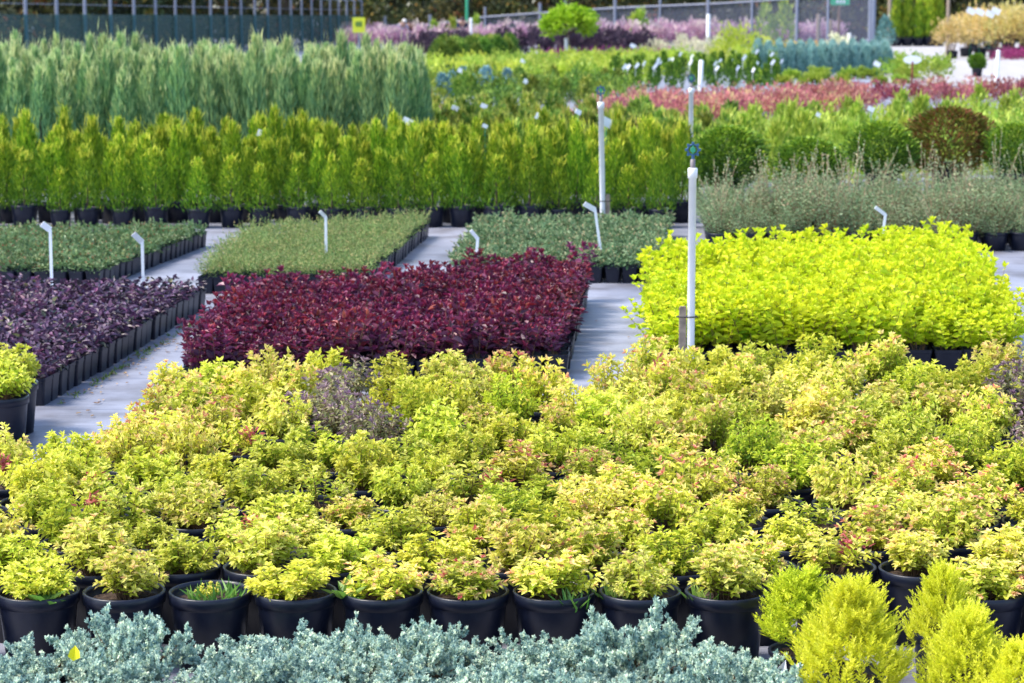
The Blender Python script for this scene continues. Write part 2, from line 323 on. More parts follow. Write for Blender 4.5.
def bluestar(Rr, H, nb=36):
    """low juniper: arching branches crowded with short star-tipped shoots"""
    b = B(); sp = []; sd = []
    for i in range(nb):
        az = rng.uniform(0, 2 * PI); pol = math.acos(rng.uniform(.0, 1)); ln = rng.uniform(.75, 1.12)
        tip = np.array([Rr * math.sin(pol) * math.cos(az), Rr * math.sin(pol) * math.sin(az), .04 + H * (.35 + .65 * math.cos(pol))]) * ln
        base = np.array([0, 0, .02]); mid = (base + tip) * .5 + [0, 0, -.02]
        t = np.linspace(0, 1, 5)[:, None]; tube(b, (1 - t) ** 2 * base + 2 * t * (1 - t) * mid + t * t * tip, [.006, .005, .004, .003, .001], 'stem', 4, cap=False)
        for k in range(16):
            u = .35 + .65 * (k + rng.random()) / 16; p = (1 - u) ** 2 * base + 2 * u * (1 - u) * mid + u * u * tip
            ax = nrm(2 * (1 - u) * (mid - base) + 2 * u * (tip - mid)); d = nrm(ax * .7 + rvec(1)[0] * .8 + np.array([0, 0, .45]))
            l = rng.uniform(.02, .05) * (1.3 - .6 * u)
            for q in np.linspace(.25, 1, 4): sp.append(p + d * l * q); sd.append(d)
        for q in np.linspace(.70, 1.0, 6): sp.append(base + (tip - base) * q); sd.append(nrm(tip - mid))
    sp = np.array(sp); sd = np.array(sd); K = 13
    P = np.repeat(sp, K, 0); Dd = np.repeat(sd, K, 0); n = len(P)
    D = nrm(Dd * .65 + rvec(n)); tn = np.clip(np.repeat(rng.normal(.42, .2, len(sp)), K) + rng.normal(size=n) * .14, 0, 1)
    leaves(b, P, D, rvec(n), rng.uniform(.0075, .0125, n), .0058, tn, 'bluestar', 'dia')
    return b

# ------------------------------------------------------------------ objects
def thing(name, label, cat, loc, rz=0, sc=1.0, group=None):
    o = bpy.data.objects.new(name, None); COL.objects.link(o); o.empty_display_size = .05
    o.location = loc; o.rotation_euler = (0, 0, rz); o.scale = (sc,) * 3 if not hasattr(sc, '__len__') else sc
    o['label'] = label; o['category'] = cat
    if group: o['group'] = group
    return o
def part(name, me, parent, loc=(0, 0, 0), rz=0, sc=None, label=None):
    o = bpy.data.objects.new(name, me); COL.objects.link(o); o.parent = parent; o.location = loc; o.rotation_euler = (0, 0, rz)
    if sc is not None: o.scale = (sc,) * 3 if not hasattr(sc, '__len__') else sc
    if label: o['label'] = label
    return o
def solo(name, me, label, cat, loc=(0, 0, 0), rz=0, sc=1.0, group=None):
    o = bpy.data.objects.new(name, me); COL.objects.link(o); o.location = loc; o.rotation_euler = (0, 0, rz)
    o.scale = (sc,) * 3 if not hasattr(sc, '__len__') else sc
    o['label'] = label; o['category'] = cat
    if group: o['group'] = group
    return o
def setting(name, me, kind='structure'):
    o = bpy.data.objects.new(name, me); COL.objects.link(o); o['kind'] = kind; return o
_o1 = 'zeroth first second third fourth fifth sixth seventh eighth ninth tenth eleventh twelfth thirteenth fourteenth fifteenth sixteenth seventeenth eighteenth nineteenth'.split()
def od(n):
    if n < 20: return _o1[n]
    t, u = divmod(n, 10); s = ['', '', 'twent', 'thirt', 'fort', 'fift', 'sixt'][t]
    return s + 'ieth' if u == 0 else s + 'y-' + _o1[u]
def seen(X, Y, h, m=40):
    a, y0 = proj(X, Y, gz(Y)); _, y1 = proj(X, Y, gz(Y) + h)
    return -m < a < 1024 + m and y1 < 683 + m and y0 > -m
def rowed(items):
    """items: dicts with row, X -> sets od-style place words (place in row, row from front)"""
    rows = sorted({i['row'] for i in items})
    for k, r in enumerate(rows):
        for j, it in enumerate(sorted((i for i in items if i['row'] == r), key=lambda i: i['X'])):
            it['place'] = f'{od(j + 1)} from left in {od(k + 1)} row'
    return items
def quad_bed(FL, FR, BR, BL, pitch, h, jit=.08, m=40, pitch_y=None, stag=0):
    FL, FR, BR, BL = map(np.array, (FL, FR, BR, BL)); py = pitch_y or pitch
    nr = max(1, round((np.linalg.norm(BL - FL) + np.linalg.norm(BR - FR)) / 2 / py)); nc = max(1, round((np.linalg.norm(FR - FL) + np.linalg.norm(BR - BL)) / 2 / pitch))
    out = []
    for r in range(nr):
        v = r / max(nr - 1, 1)
        for c in range(nc):
            u = (c + stag * (r % 2) * .5) / max(nc - 1, 1)
            p = (FL * (1 - u) + FR * u) * (1 - v) + (BL * (1 - u) + BR * u) * v + rng.uniform(-1, 1, 2) * jit * pitch
            if seen(p[0], p[1], h, m): out.append(dict(row=r, col=c, X=p[0], Y=p[1]))
    return rowed(out)
def yaw(FR, BR): return -math.atan2(BR[0] - FR[0], BR[1] - FR[1])

#==================================================================== SETTING
# ground
m, nt, out = newmat('weed_fabric'); N = nt.nodes.new; Lk = nt.links.new
bs = N('ShaderNodeBsdfPrincipled'); bs.inputs['Roughness'].default_value = .5; bs.inputs['Specular IOR Level'].default_value = .5
tc = N('ShaderNodeTexCoord')
def noise(scale, vec=(1, 1, 1), det=4):
    mp = N('ShaderNodeMapping'); mp.inputs['Scale'].default_value = vec; Lk(tc.outputs['Object'], mp.inputs['Vector'])
    n = N('ShaderNodeTexNoise'); n.inputs['Scale'].default_value = scale; n.inputs['Detail'].default_value = det; Lk(mp.outputs[0], n.inputs['Vector']); return n.outputs['Fac']
def ramp(src, p0, c0, p1, c1):
    r = N('ShaderNodeValToRGB'); e = r.color_ramp.elements; e[0].position = p0; e[0].color = (*c0, 1); e[1].position = p1; e[1].color = (*c1, 1); Lk(src, r.inputs['Fac']); return r.outputs['Color']
def mixc(kind, fac, a, b_):
    x = N('ShaderNodeMix'); x.data_type = 'RGBA'; x.blend_type = kind; x.inputs[0].default_value = fac; Lk(a, x.inputs[6]); Lk(b_, x.inputs[7]); return x.outputs[2]
base = ramp(noise(1.3, det=6), .35, (.20, .21, .265), .68, (.33, .34, .42))
streak = ramp(noise(9, (.35, 22, 1), 3), .3, (.50, .50, .53), .6, (1, 1, 1)); base = mixc('MULTIPLY', .8, base, streak)
dirt = ramp(noise(3.5, (1, 1, 1), 8),   .47, (1, 1, 1), .66, (.50, .45, .40)); base = mixc('MULTIPLY', .8, base, dirt)
seam = N('ShaderNodeTexWave'); seam.inputs['Scale'].default_value = .42; seam.bands_direction = 'Y'; seam.inputs['Distortion'].default_value = .15; Lk(tc.outputs['Object'], seam.inputs['Vector'])
base = mixc('MULTIPLY', .5, base, ramp(seam.outputs['Fac'], .0, (.55, .55, .6), .006, (1, 1, 1)))
Lk(base, bs.inputs['Base Color'])
bp = N('ShaderNodeBump'); bp.inputs['Strength'].default_value = .35; bp.inputs['Distance'].default_value = .01
Lk(noise(5, (1, 3, 1), 5), bp.inputs['Height']); Lk(bp.outputs[0], bs.inputs['Normal']); Lk(bs.outputs[0], out.inputs[0]); M['fabric'] = m
b = B(); ys = [-12, 0, 5, 10, 14, 17, 20, 30, 50, 80, 120, 200, 400, 900]; xs = [-500, -120, -40, -10, 0, 10, 40, 120, 500]
b.add([[x, y, gz(y)] for y in ys for x in xs], [[j * 9 + i, j * 9 + i + 1, (j + 1) * 9 + i + 1, (j + 1) * 9 + i] for j in range(len(ys) - 1) for i in range(8)], 'fabric', .5, False)
setting('ground', b.mesh('ground'))
M['gravel'] = plain('pale_gravel', (.38, .365, .375), .9, .2, .22, 2.0)
b = B(); poly = [W(884, 86), W(1090, 86), W(1100, 41), W(862, 41)]
n = 12; g = []
for i in range(n + 1):
    v = i / n
    for p, q in ((poly[0], poly[3]), (poly[1], poly[2])):
        Y = p[1] + (q[1] - p[1]) * v; X = p[0] + (q[0] - p[0]) * v; g.append([X, Y, gz(Y) + .012])
b.add(g, [[2 * i, 2 * i + 1, 2 * i + 3, 2 * i + 2] for i in range(n)], 'gravel'); setting('path', b.mesh('path'))
M['earth'] = plain('far_earth', (.20, .17, .10), .95, .1, .4, 3.0)

# ------------------------------------------------------------------ golden spirea field
POT, SOIL = round_pot()
TONES = [('yellow-green', .46, .60), ('pale yellow', .60, .72), ('peach-tipped', .50, .77), ('lime green', .34, .46), ('pink-flushed', .55, .83)]
SP = {}
for nm, t, tp in TONES:
    SP[nm] = [spirea(rng.uniform(.100, .122), rng.uniform(.125, .155), t, tp, int(rng.integers(50, 66)), 1.0).mesh('foliage') for _ in range(4)]
SP['sparse'] = [spirea(.10, .12, .45, .7, 18, .8).mesh('foliage') for _ in range(2)]
SP['dusky purple'] = [spirea(.13, .16, .55, .85, 44, 1, 'dusk').mesh('foliage')]
def redtip():
    b = spirea(.115, .13, .5, .72, 36); n = 40; a = rng.uniform(0, 2 * PI, n)
    c = np.array([.06, -.05, .09]); leaves(b, c + rng.normal(size=(n, 3)) * .015, nrm(rng.normal(size=(n, 3)) + [0, 0, .6]), rvec(n), .026, .011, .98, 'spirea'); return b.mesh('foliage')
SP['red-tipped'] = [redtip(), redtip()]
gb = B(); grasses(gb, 70, .07, .06); WEED = gb.mesh('weeds')
gb = B(); grasses(gb, 24, .04, .065, w=.004); WEED2 = gb.mesh('weeds')
def weedrosette():
    b = B(); n = 9; a = np.arange(n) * 2.4; leaves(b, np.zeros((n, 3)), np.stack([np.cos(a), np.sin(a), rng.uniform(.3, 1.2, n)], 1), np.tile([0, 0, 1.], (n, 1)) + rng.normal(size=(n, 3)) * .2, rng.uniform(.05, .09, n), .022, rng.random(n), 'weed'); return b.mesh('weeds')
WEED3 = weedrosette()
Y0 = (CH - .2) / math.tan(PITCH + math.atan((590 - 341.5) / F)); pit = 86 * (Y0 * CA + (CH - .2) * SA) / F
X0 = XA(38, Y0, .2); items = []
for r in range(13):
    for c in range(-2, 22):
        X = X0 + c * pit; Y = Y0 + r * pit * 1.17; X += pit * .46 * (r % 2)
        if r > 0: X += rng.normal() * .016; Y += rng.normal() * .014
        elif c in (10, 9): continue
        if c < 0 and Y > 7.9: continue
        if c == -1 and r < 2: pass
        xp = proj(X, Y, .3)[0]
        if r >= 10 and xp < (160, 190, 650)[r - 10]: continue
        if r == 11 and 565 < xp < 640: continue
        if r == 11 and xp > 640 and c % 5 == 1 or r == 12 and c % 6 == 1: continue
        if seen(X, Y, .3, 60): items.append(dict(row=r, col=c, X=X, Y=Y))
names = [t[0] for t in TONES]
gap = {(3, 9), (4, 3), (5, 10), (6, 13), (8, 12), (2, 12), (10, 14), (7, 2)}
for it in rowed(items):
    r, c, X, Y = it['row'], it['col'], it['X'], it['Y']
    px, py = proj(X, Y, .28); pk = math.sin(c * 1.3 + r * .8) + math.sin(c * .7 - r * 1.1 + 2)
    wts = [5, 3.2, 1.6 + 1.6 * (px > 600), 2.2, .6 + 1.2 * (px > 650) + .8 * (360 < px < 560)]
    k = random.choices(names, wts)[0]
    if r > 0 and (r, c) in gap: k = 'sparse'
    elif abs(px - 350) < 28 and abs(py - 400) < 26: k = 'dusky purple'
    elif px > 985 and 360 < py < 450 and r % 2: k = 'dusky purple'
    elif (abs(px - 120) < 22 and abs(py - 490) < 14) or (abs(px - 245) < 22 and abs(py - 505) < 14) or random.random() < .035: k = 'red-tipped'
    if r == 0: k = {0: 'yellow-green', 1: 'pale yellow', 3: 'yellow-green', 4: 'peach-tipped', 5: 'pink-flushed', 6: 'peach-tipped', 7: 'pale yellow', 8: 'pale yellow', 11: 'peach-tipped'}.get(c, k)
    bare = r == 0 and c == 2
    nm = k if k not in ('sparse',) else 'sparse golden'
    lab = f'{nm} spirea in round black pot, {it["place"]}' if not bare else 'black pot of grassy weeds among the spireas, third in front row'
    t = thing('potted_spirea', lab, 'potted shrub', (X, Y, 0), random.uniform(0, 6.28) if r else random.uniform(-.4, .4), 1, 'golden spireas in round pots')
    p = part('pot', POT, t); part('soil', SOIL, p)
    hs = (.74 + .041 * min(r, 10)) * random.uniform(.84, 1.2); ws = random.uniform(.86, 1.10) * (1.03 if r == 0 else 1)
    if r and r < 10 and random.random() < .16: hs *= .74; ws *= .80
    if bare:
        part('weeds', WEED, t, (.02, 0, .18)); part('weeds', SP['sparse'][0], t, (-.01, .0, .175), 0, .35)
    else:
        off = {1: (.01, 0), 3: (-.01, 0)}.get(c, (0, 0)) if r == 0 else (random.uniform(-.015, .015), random.uniform(-.015, .015))
        part('foliage', random.choice(SP[k]), t, (*off, .178), random.uniform(0, 6.28), (ws, ws, hs))
    if r == 0 and c in (0, 6, 4): part('weeds', WEED3 if c in (0, 4) else WEED2, t, (.055 if c != 4 else -.075, -.06, .178))
    elif r == 0 and c in (7, 8): part('weeds', WEED2, t, (-.06, -.03, .178))

# spireas at the left edge beyond the path
for i, (px, py) in enumerate(((2, 447), (-22, 441), (12, 432), (-14, 425))):
    X, Y = W(px, py); t = thing('potted_spirea', ['yellow-green spirea in black pot by the path, left edge, nearest corner', 'golden spirea cut off by the left edge beside the path', 'golden spirea behind the corner pot at the left path edge', 'golden spirea at the far left behind the path-edge pots'][i], 'potted shrub', (X, Y, 0), i * 1.3, 1, 'golden spireas by the path at the left edge')
    p = part('pot', POT, t); part('soil', SOIL, p); part('foliage', SP['yellow-green'][i % 3], t, (0, 0, .178), i, 1.1)

# ------------------------------------------------------------------ blue junipers in front
BS = [bluestar(.225, .085).mesh('foliage') for _ in range(4)]
POTB, SOILB = round_pot(.10, .085, .07, .022)
k = 0
for row, (Y, pxs, h) in enumerate(((5.72, (40, 128, 262, 318, 400, 470, 545, 640, 712), 0), (5.46, (-15, 80, 180, 275, 360, 440, 520, 600, 680, 745), 0), (5.2, (20, 120, 220, 320, 420, 520, 620, 700), 0))):
    for j, px in enumerate(pxs):
        X = XA(px, Y, .2); s = random.uniform(.80, 1.04); k += 1
        t = thing('potted_juniper', f'low silvery blue juniper in front of the pots, {od(j + 1)} from left in {od(3 - row)} row', 'juniper', (X, Y, 0), random.uniform(0, 6.28), 1, 'low blue junipers along the bottom edge')
        p = part('pot', POTB, t); part('soil', SOILB, p); part('foliage', random.choice(BS), t, (0, 0, .045), random.uniform(0, 6.28), (s * .95, s * .95, s * ((1.0 if row == 0 else .95) + .34 * math.sin(j * 2.1 + row))))
b = B(); leaves(b, [(0, 0, 0)], [(.15, .1, 1)], [(0, -1, .1)], .036, .03, .5, 'leafy'); X = XA(70, 5.36, .22)
solo('fallen_leaf', b.mesh('fallen_leaf'), 'bright yellow fallen leaf caught on the blue junipers', 'leaf', (X, 5.40, .205), .2)

# ------------------------------------------------------------------ golden thujas bottom right
POTT, SOILT = round_pot(.15, .085, .068, .022)
def goldflame(H, rad, nb, mat, tone):
    """golden thuja: many upright flame-like branchlets, each set with fine pointed sprays"""
    b = B(); P = []; D = []; L = []; T = []
    for i in range(nb * 34):
        z = rng.random() ** .8 * .93; rr = rad * (1 - z) ** .80 * min(1, .75 + 1.6 * z) * 1.04; az = rng.uniform(0, 2 * PI); q = rr * rng.uniform(.55, 1.0)
        o = np.array([math.cos(az), math.sin(az), 0]); p0 = o * q * .90 + [0, 0, z * H - .02]; ln = rng.uniform(.05, .085) * (1.1 - .35 * z)
        ax = nrm(o * rng.uniform(.15, .55) + np.array([0, 0, 1.]) + rng.normal(size=3) * .14); tn = rng.normal(tone, .13)
        k = 32
        for j in range(k):
            u = j / k; g = rng.uniform(0, 2 * PI); sd_ = np.array([math.cos(g), math.sin(g), 0.])
            P.append(p0 + ax * ln * u); D.append(ax * 1.0 + sd_ * (.95 - .6 * u)); L.append(ln * .25 * (1.15 - .7 * u)); T.append(np.clip(tn + .18 * (u - .4) + rng.normal() * .1, 0, 1))
    n = len(P); L = np.array(L); leaves(b, np.array(P), np.array(D), rvec(n), L, np.clip(L * .24, .0020, .0040), np.array(T), mat, 'dia'); return b
GT = [goldflame(.30, .115, 15, 'goldthuja', .52).mesh('foliage') for _ in range(2)]
DT = goldflame(.26, .082, 11, 'dimthuja', .5).mesh('foliage')
TRK = trunk(.25, .009)
for px, Y, top, w, kind, lab in ((800, 5.9, 560, 76, 'd', 'slim golden thuja with bare lower stem beside the blue junipers'), (852, 5.52, 572, 116, 'g', 'broad golden thuja in front of the slim bare-stemmed one'),
                                 (944, 5.86, 560, 76, 'g', 'golden thuja standing behind the two right-hand front ones'), (968, 5.45, 602, 94, 'g', 'golden thuja second from the right bottom corner'), (1022, 5.30, 636, 84, 'g', 'golden thuja cut off by the bottom right corner'),
                               ):
    d = Y * CA + 1.5 * SA; X = XA(px, Y, .2); h = CH - Y * math.tan(PITCH + math.atan((top - 341.5) / F)); h0 = .12 if kind == 'd' else .10
    ww = w / F * d / 2
    t = thing('potted_golden_thuja', lab, 'golden conifer', (X, Y, 0), random.uniform(0, 6), 1, 'golden thujas in the bottom right corner')
    p = part('pot', POTT, t, (0, 0, 0), 0, (.9, .9, .6 if kind == 'd' else 1)); part('soil', SOILT, p); part('trunk', TRK, t, (0, 0, .08), 0, (1, 1, .8))
    if kind == 'd': part('foliage', DT, t, (0, 0, h0), 0, (ww / .066, ww / .066, (h - h0) / .29))
    else: part('foliage', GT[len(lab) % 2], t, (0, 0, h0), 0, (ww / .095, ww / .095, (h - h0) / .315))
gb = B(); grasses(gb, 16, .05, .11, w=.003)
b = B(); leaves(b, [(0, 0, 0), (.02, .01, 0)], [(.3, -.2, .9), (-.2, -.3, .9)], [(0, -1, .3), (0, -1, .2)], [.07, .05], [.03, .025], .5, 'whitetag'); X, Y = XA(776, 5.75, .1), 5.75
solo('plant_label', b.mesh('label'), 'torn white paper label by the slim golden thuja stem', 'label', (X, Y, .04))

# ------------------------------------------------------------------ purple bed (left)
def low_bed(name, cat, group, desc, items, potme, fols, ph, rot, sc=(.9, 1.12), sub=None):
    for it in items:
        t = thing(name, f'{desc}, {it["place"]}', cat, (it['X'], it['Y'], gz(it['Y'])), rot + random.uniform(-.05, .05), 1, group)
        part('pot', potme, t); s = random.uniform(*sc)
        fo = part('foliage', random.choice(fols), t, (0, 0, ph), random.uniform(0, 6.28), (s, s, s * random.uniform(.74, 1.34))); fo.rotation_euler[0] = random.gauss(0, .09); fo.rotation_euler[1] = random.gauss(0, .09)
def rosette(n, l, mat, tone, h=.05, r=.04, wr=.55, tall=0):
    b = B(); a = rng.uniform(0, 2 * PI, n); q = r * np.sqrt(rng.random(n)); z = h * rng.random(n)
    P = np.stack([q * np.cos(a), q * np.sin(a), z], 1); D = np.stack([np.cos(a), np.sin(a), rng.uniform(-.1, .9, n)], 1) + rng.normal(size=(n, 3)) * .3
    L = l * rng.uniform(.7, 1.25, n); leaves(b, P, D, nrm(np.array([0, 0, 1.]) + rng.normal(size=(n, 3)) * .4), L, L * wr, np.clip(rng.normal(tone, .2, n), 0, .97), mat, bend=.25); return b
FR = W(50, 404); BR = W(204, 311); wv = np.array([-.99, .10]); FRa = np.array(FR); BRa = np.array(BR)
FRa[0] -= .055; BRa[0] -= .055
it = quad_bed(FRa + [-.115 * 9, .0], FRa, BRa, BRa + [-.115 * 9, 0], .115, .2, .06)
POTP = square_pot(.113, .115); PF = [rosette(50, .034, 'ajuga', .42, .06, .048, .6).mesh('foliage') for _ in range(6)]
fl = rosette(30, .045, 'ajuga', .5, .05, .045); n = 60; P = np.stack([rng.normal(size=n) * .006, rng.normal(size=n) * .006, rng.uniform(.03, .17, n)], 1); leaves(fl, P, rvec(n) + [0, 0, .8], rvec(n), .014, .007, .9, 'ajuga'); PFL = fl.mesh('foliage')
low_bed('potted_purple_plant', 'purple plant', 'dark purple plants in square pots left of the path', 'low dark purple plant in square pot', it, POTP, PF * 3 + [PFL], .1, yaw(FRa, BRa))

# ------------------------------------------------------------------ low green beds
def creeping(n, l, mat, tone, r, h, kind='leaf', wr=.5, shoots=10, shoot_h=.05):
    b = rosette(n, l, mat, tone, h, r, wr)
    for s in range(shoots):
        a = rng.uniform(0, 2 * PI); q = r * rng.random(); d = nrm(np.array([math.cos(a) * .6, math.sin(a) * .6, 1]) + rng.normal(size=3) * .3); k = 9
        P = np.array([q * math.cos(a), q * math.sin(a), h * .5]) + d * np.linspace(.2, 1, k)[:, None] * shoot_h * rng.uniform(.6, 1.3)
        leaves(b, P, rvec(k) + d, rvec(k) + [0, 0, 1], l * .75, l * .75 * wr, np.clip(rng.normal(tone + .25, .2, k), 0, 1), mat)
    return b.mesh('foliage')
POTG = square_pot(.089, .095)
FR, BR = np.array(W(103, 287)), np.array(W(206, 247))
FR[0] -= .045; BR[0] -= .045
it = quad_bed(FR + [-.09 * 14, 0.02], FR, BR, BR + [-.09 * 14, .02], .09, .2, .06)
low_bed('potted_green_groundcover', 'green groundcover', 'low dark green plants in the far left bed', 'low dark green plant in small pot', it, POTG, [creeping(38, .026, 'lowgreen', .42, .05, .045, shoots=6, shoot_h=.04) for _ in range(6)], .085, yaw(FR, BR))
FL, FR, BR, BL = map(np.array, ((-1.70, 13.3), (-.86, 13.3), (-.60, 16.1), (-1.66, 15.3)))
it = quad_bed(FL, FR, BR, BL, .092, .2, .06)
low_bed('potted_olive_groundcover', 'olive groundcover', 'low olive plants in the middle left bed', 'low olive green feathery plant in small pot', it, POTG, [creeping(30, .02, 'olive', .5, .05, .05, shoots=16, shoot_h=.07, wr=.32) for _ in range(6)], .085, yaw(FR, BR))
FL, FR, BR, BL = map(np.array, ((-.30, 13.75), (.78, 13.75), (1.02, 16.1), (-.18, 16.1)))
it = quad_bed(FL, FR, BR, BL, .096, .2, .06)
low_bed('potted_grey_green_groundcover', 'grey-green groundcover', 'low grey-green plants in the centre bed behind the red ones', 'low grey-green plant in small pot', it, POTG, [creeping(36, .027, 'greygreen', .45, .055, .05, shoots=7, shoot_h=.045) for _ in range(6)], .085, yaw(FR, BR))

# ------------------------------------------------------------------ wine-red bed
POTR = square_pot(.113, .11)
FL, FR, BR, BL = map(np.array, ((-1.36, 10.05), (.19, 10.5), (.36, 12.95), (-1.30, 12.05)))
it = quad_bed(FL, FR, BR, BL, .117, .3, .08)
RF = [upright(8, .135, .042, (.032, .052), 9, 'redleaf', .45, .22, .60, .35, .25, twig='stem', droop=.25).mesh('foliage') for _ in range(7)]
low_bed('potted_red_shrub', 'red-leaved shrub', 'wine-red shrubs in the middle bed', 'glossy wine-red shrub in square pot', it, POTR, RF, .095, yaw(FR, BR), (.85, 1.2))
for it2 in (W(205, 368, .0), W(188, 356, .0)):
    pass

# ------------------------------------------------------------------ lime-yellow bed
POTY = square_pot(.125, .12)
FL, FR, BR, BL = map(np.array, ((.68, 10.5), (2.19, 10.6), (2.42, 13.45), (.83, 12.6)))
it = quad_bed(FL, FR, BR, BL, .13, .4, .08)
YF = [upright(13, .20, .065, (.036, .055), 12, 'lime', .58, .2, .66, .62, .25, twig='stem', droop=.3).mesh('foliage') for _ in range(7)]
low_bed('potted_lime_shrub', 'lime-yellow shrub', 'lime-yellow shrubs beside the near white pole', 'bright lime-yellow leafy shrub in black pot', it, POTY, YF, .105, yaw(FR, BR), (.88, 1.12))

# ------------------------------------------------------------------ wispy grey-green bed
POTW, _ = round_pot(.12, .08, .066, .02)
FL, FR, BR, BL = map(np.array, ((1.34, 15.3), (4.0, 15.4), (4.3, 17.7), (1.42, 16.8)))
it = quad_bed(FL, FR, BR, BL, .18, .6, .1)
WF = [upright(36, .23, .09, (.020, .032), 17, 'wisp', .42, .22, .34, .85, .15, twig='stem').mesh('foliage') for _ in range(5)]
def twiggy():
    b = upright(22, .22, .085, (.022, .034), 15, 'wisp', .42, .22, .36, .75, .15, twig='stem')
    for s_ in range(4):
        a = rng.uniform(0, 2 * PI); h = rng.uniform(.32, .47); tip = np.array([math.cos(a) * .14, math.sin(a) * .14, h]); tube(b, [(0, 0, 0), tip * [.5, .5, .55], tip], [.0028, .0022, .0012], 'drytwig', 4, cap=False)
        k = 16; P = tip * np.linspace(.5, 1, k)[:, None]; leaves(b, P, rvec(k) + [0, 0, .7], rvec(k), .018, .008, rng.uniform(.7, 1, k), 'wisp')
    return b
WF += [twiggy().mesh('foliage') for _ in range(3)] + [upright(26, .30, .08, (.02, .032), 15, 'wisp', .55, .25, .36, .6, .3, twig='stem').mesh('foliage')]
low_bed('potted_wispy_shrub', 'wispy shrub', 'wispy grey-green shrubs behind the lime-yellow bed', 'wispy grey-green twiggy shrub in black pot', it, POTW, WF, .055, 0, (.86, 1.1))

# ------------------------------------------------------------------ thuja rows
POTH, SOILH = round_pot(.14, .085, .07, .022)
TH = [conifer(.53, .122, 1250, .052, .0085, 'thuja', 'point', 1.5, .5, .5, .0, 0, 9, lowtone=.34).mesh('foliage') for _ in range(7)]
TRK2 = trunk(.3, .007)
it = quad_bed((-4.1, 16.75), (1.30, 16.75), (1.45, 19.2), (-4.6, 19.2), .235, .6, .2, pitch_y=.29, stag=1)
for i in it:
    if i['X'] > 1.22 and i['Y'] < 17 or proj(i['X'], i['Y'], .3)[0] > 690: continue
    t = thing('potted_thuja', f'yellow-green thuja in black pot, {i["place"]}', 'thuja', (i['X'], i['Y'], gz(i['Y'])), random.uniform(0, 6.28), random.uniform(.88, 1.12), 'yellow-green thujas in the long hedge-like rows')
    if i['row'] < 3: part('pot', POTH, t)
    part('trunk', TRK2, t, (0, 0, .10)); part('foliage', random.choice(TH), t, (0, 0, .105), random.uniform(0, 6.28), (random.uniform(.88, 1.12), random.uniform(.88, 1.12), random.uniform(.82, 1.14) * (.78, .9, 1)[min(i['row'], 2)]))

# ------------------------------------------------------------------ tall blue-green junipers
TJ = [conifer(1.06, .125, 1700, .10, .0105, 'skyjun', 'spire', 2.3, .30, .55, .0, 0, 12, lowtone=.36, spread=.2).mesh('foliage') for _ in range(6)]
TRK3 = trunk(.6, .012)
it = quad_bed((-5.2, 20.6), (-.98, 20.6), (-1.15, 25.6), (-6.2, 25.6), .24, 1.3, .2, pitch_y=.42, stag=1)
POTJ, _ = round_pot(.22, .11, .09, .03)
for i in it:
    t = thing('tall_juniper', f'tall blue-green columnar juniper, {i["place"]}', 'juniper', (i['X'], i['Y'], gz(i['Y'])), random.uniform(0, 6.28), 1, 'tall blue-green junipers in the left block')
    part('pot', POTJ, t); part('trunk', TRK3, t, (0, 0, .2)); s = random.uniform(.9, 1.15)
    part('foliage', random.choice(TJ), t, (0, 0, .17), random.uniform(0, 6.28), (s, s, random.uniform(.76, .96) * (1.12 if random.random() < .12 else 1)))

# ------------------------------------------------------------------ round thujas
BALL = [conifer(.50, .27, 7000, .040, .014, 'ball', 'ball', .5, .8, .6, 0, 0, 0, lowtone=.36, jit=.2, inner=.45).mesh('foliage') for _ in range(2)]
BBALL = conifer(.50, .29, 6000, .042, .014, 'brownball', 'ball', .5, .8, .1, 0, 0, 0, lowtone=.5, jit=.22, spread=.3, inner=.6).mesh('foliage')
POTL, SOILL = round_pot(.22, .13, .105, .03)
for px, py, d, Y, k, lab in ((729, 154, 74, 18.2, 0, 'largest round green thuja behind the near white pole'), (808, 163, 68, 17.95, 1, 'smooth low green ball thuja half hidden by wispy shrubs'), (882, 146, 66, 18.4, 0, 'round green thuja beside the browned one on its left'),
                             (948, 137, 80, 18.6, 2, 'large round thuja with browned reddish patches'), (1016, 146, 62, 18.3, 1, 'round green thuja at the right edge')):
    dep = Y * CA + 1.4 * SA; X = XA(px, Y, .4); h = (CH - Y * math.tan(PITCH + math.atan((py - 341.5) / F))) - gz(Y); s = d / F * dep / .54
    t = thing('ball_thuja', lab, 'round thuja', (X, Y, gz(Y)), px * .1, 1, 'round thujas behind the wispy shrubs')
    p = part('pot', POTL, t, (0, 0, 0), 0, (1, 1, max(.6, (h - .2) / .22))); part('soil', SOILL, p); part('trunk', TRK2, t, (0, 0, .12))
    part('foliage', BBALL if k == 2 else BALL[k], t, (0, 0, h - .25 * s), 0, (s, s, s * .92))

# ------------------------------------------------------------------ mixed plants further back
def block(name, cat, group, desc, FL, FR, BR, BL, pitch, h, meshes, sc=(.85, 1.15), pot=None, jit=.2, pitch_y=None, m=25, z=0.0, trunkme=None, keep=None):
    for i in quad_bed(FL, FR, BR, BL, pitch, h, jit, m, pitch_y):
        if keep and not keep(i['X'], i['Y']): continue
        s = random.uniform(*sc); loc = (i['X'], i['Y'], gz(i['Y'])); lab = f'{desc}, {i["place"]}'
        if pot or trunkme:
            t = thing(name, lab, cat, loc, random.uniform(0, 6.28), s, group)
            if pot: part('pot', pot, t)
            if trunkme: part('trunk', trunkme, t)
            part('foliage', random.choice(meshes), t, (0, 0, z))
        else: solo(name, random.choice(meshes), lab, cat, loc, random.uniform(0, 6.28), s, group)
CC = [conifer(.5, .17, 260, .085, .03, 'midgreen', 'cone', 1.1, .6, .3, .05, 0, 5, lowtone=.42, spread=.25).mesh('dwarf_conifer') for _ in range(5)]
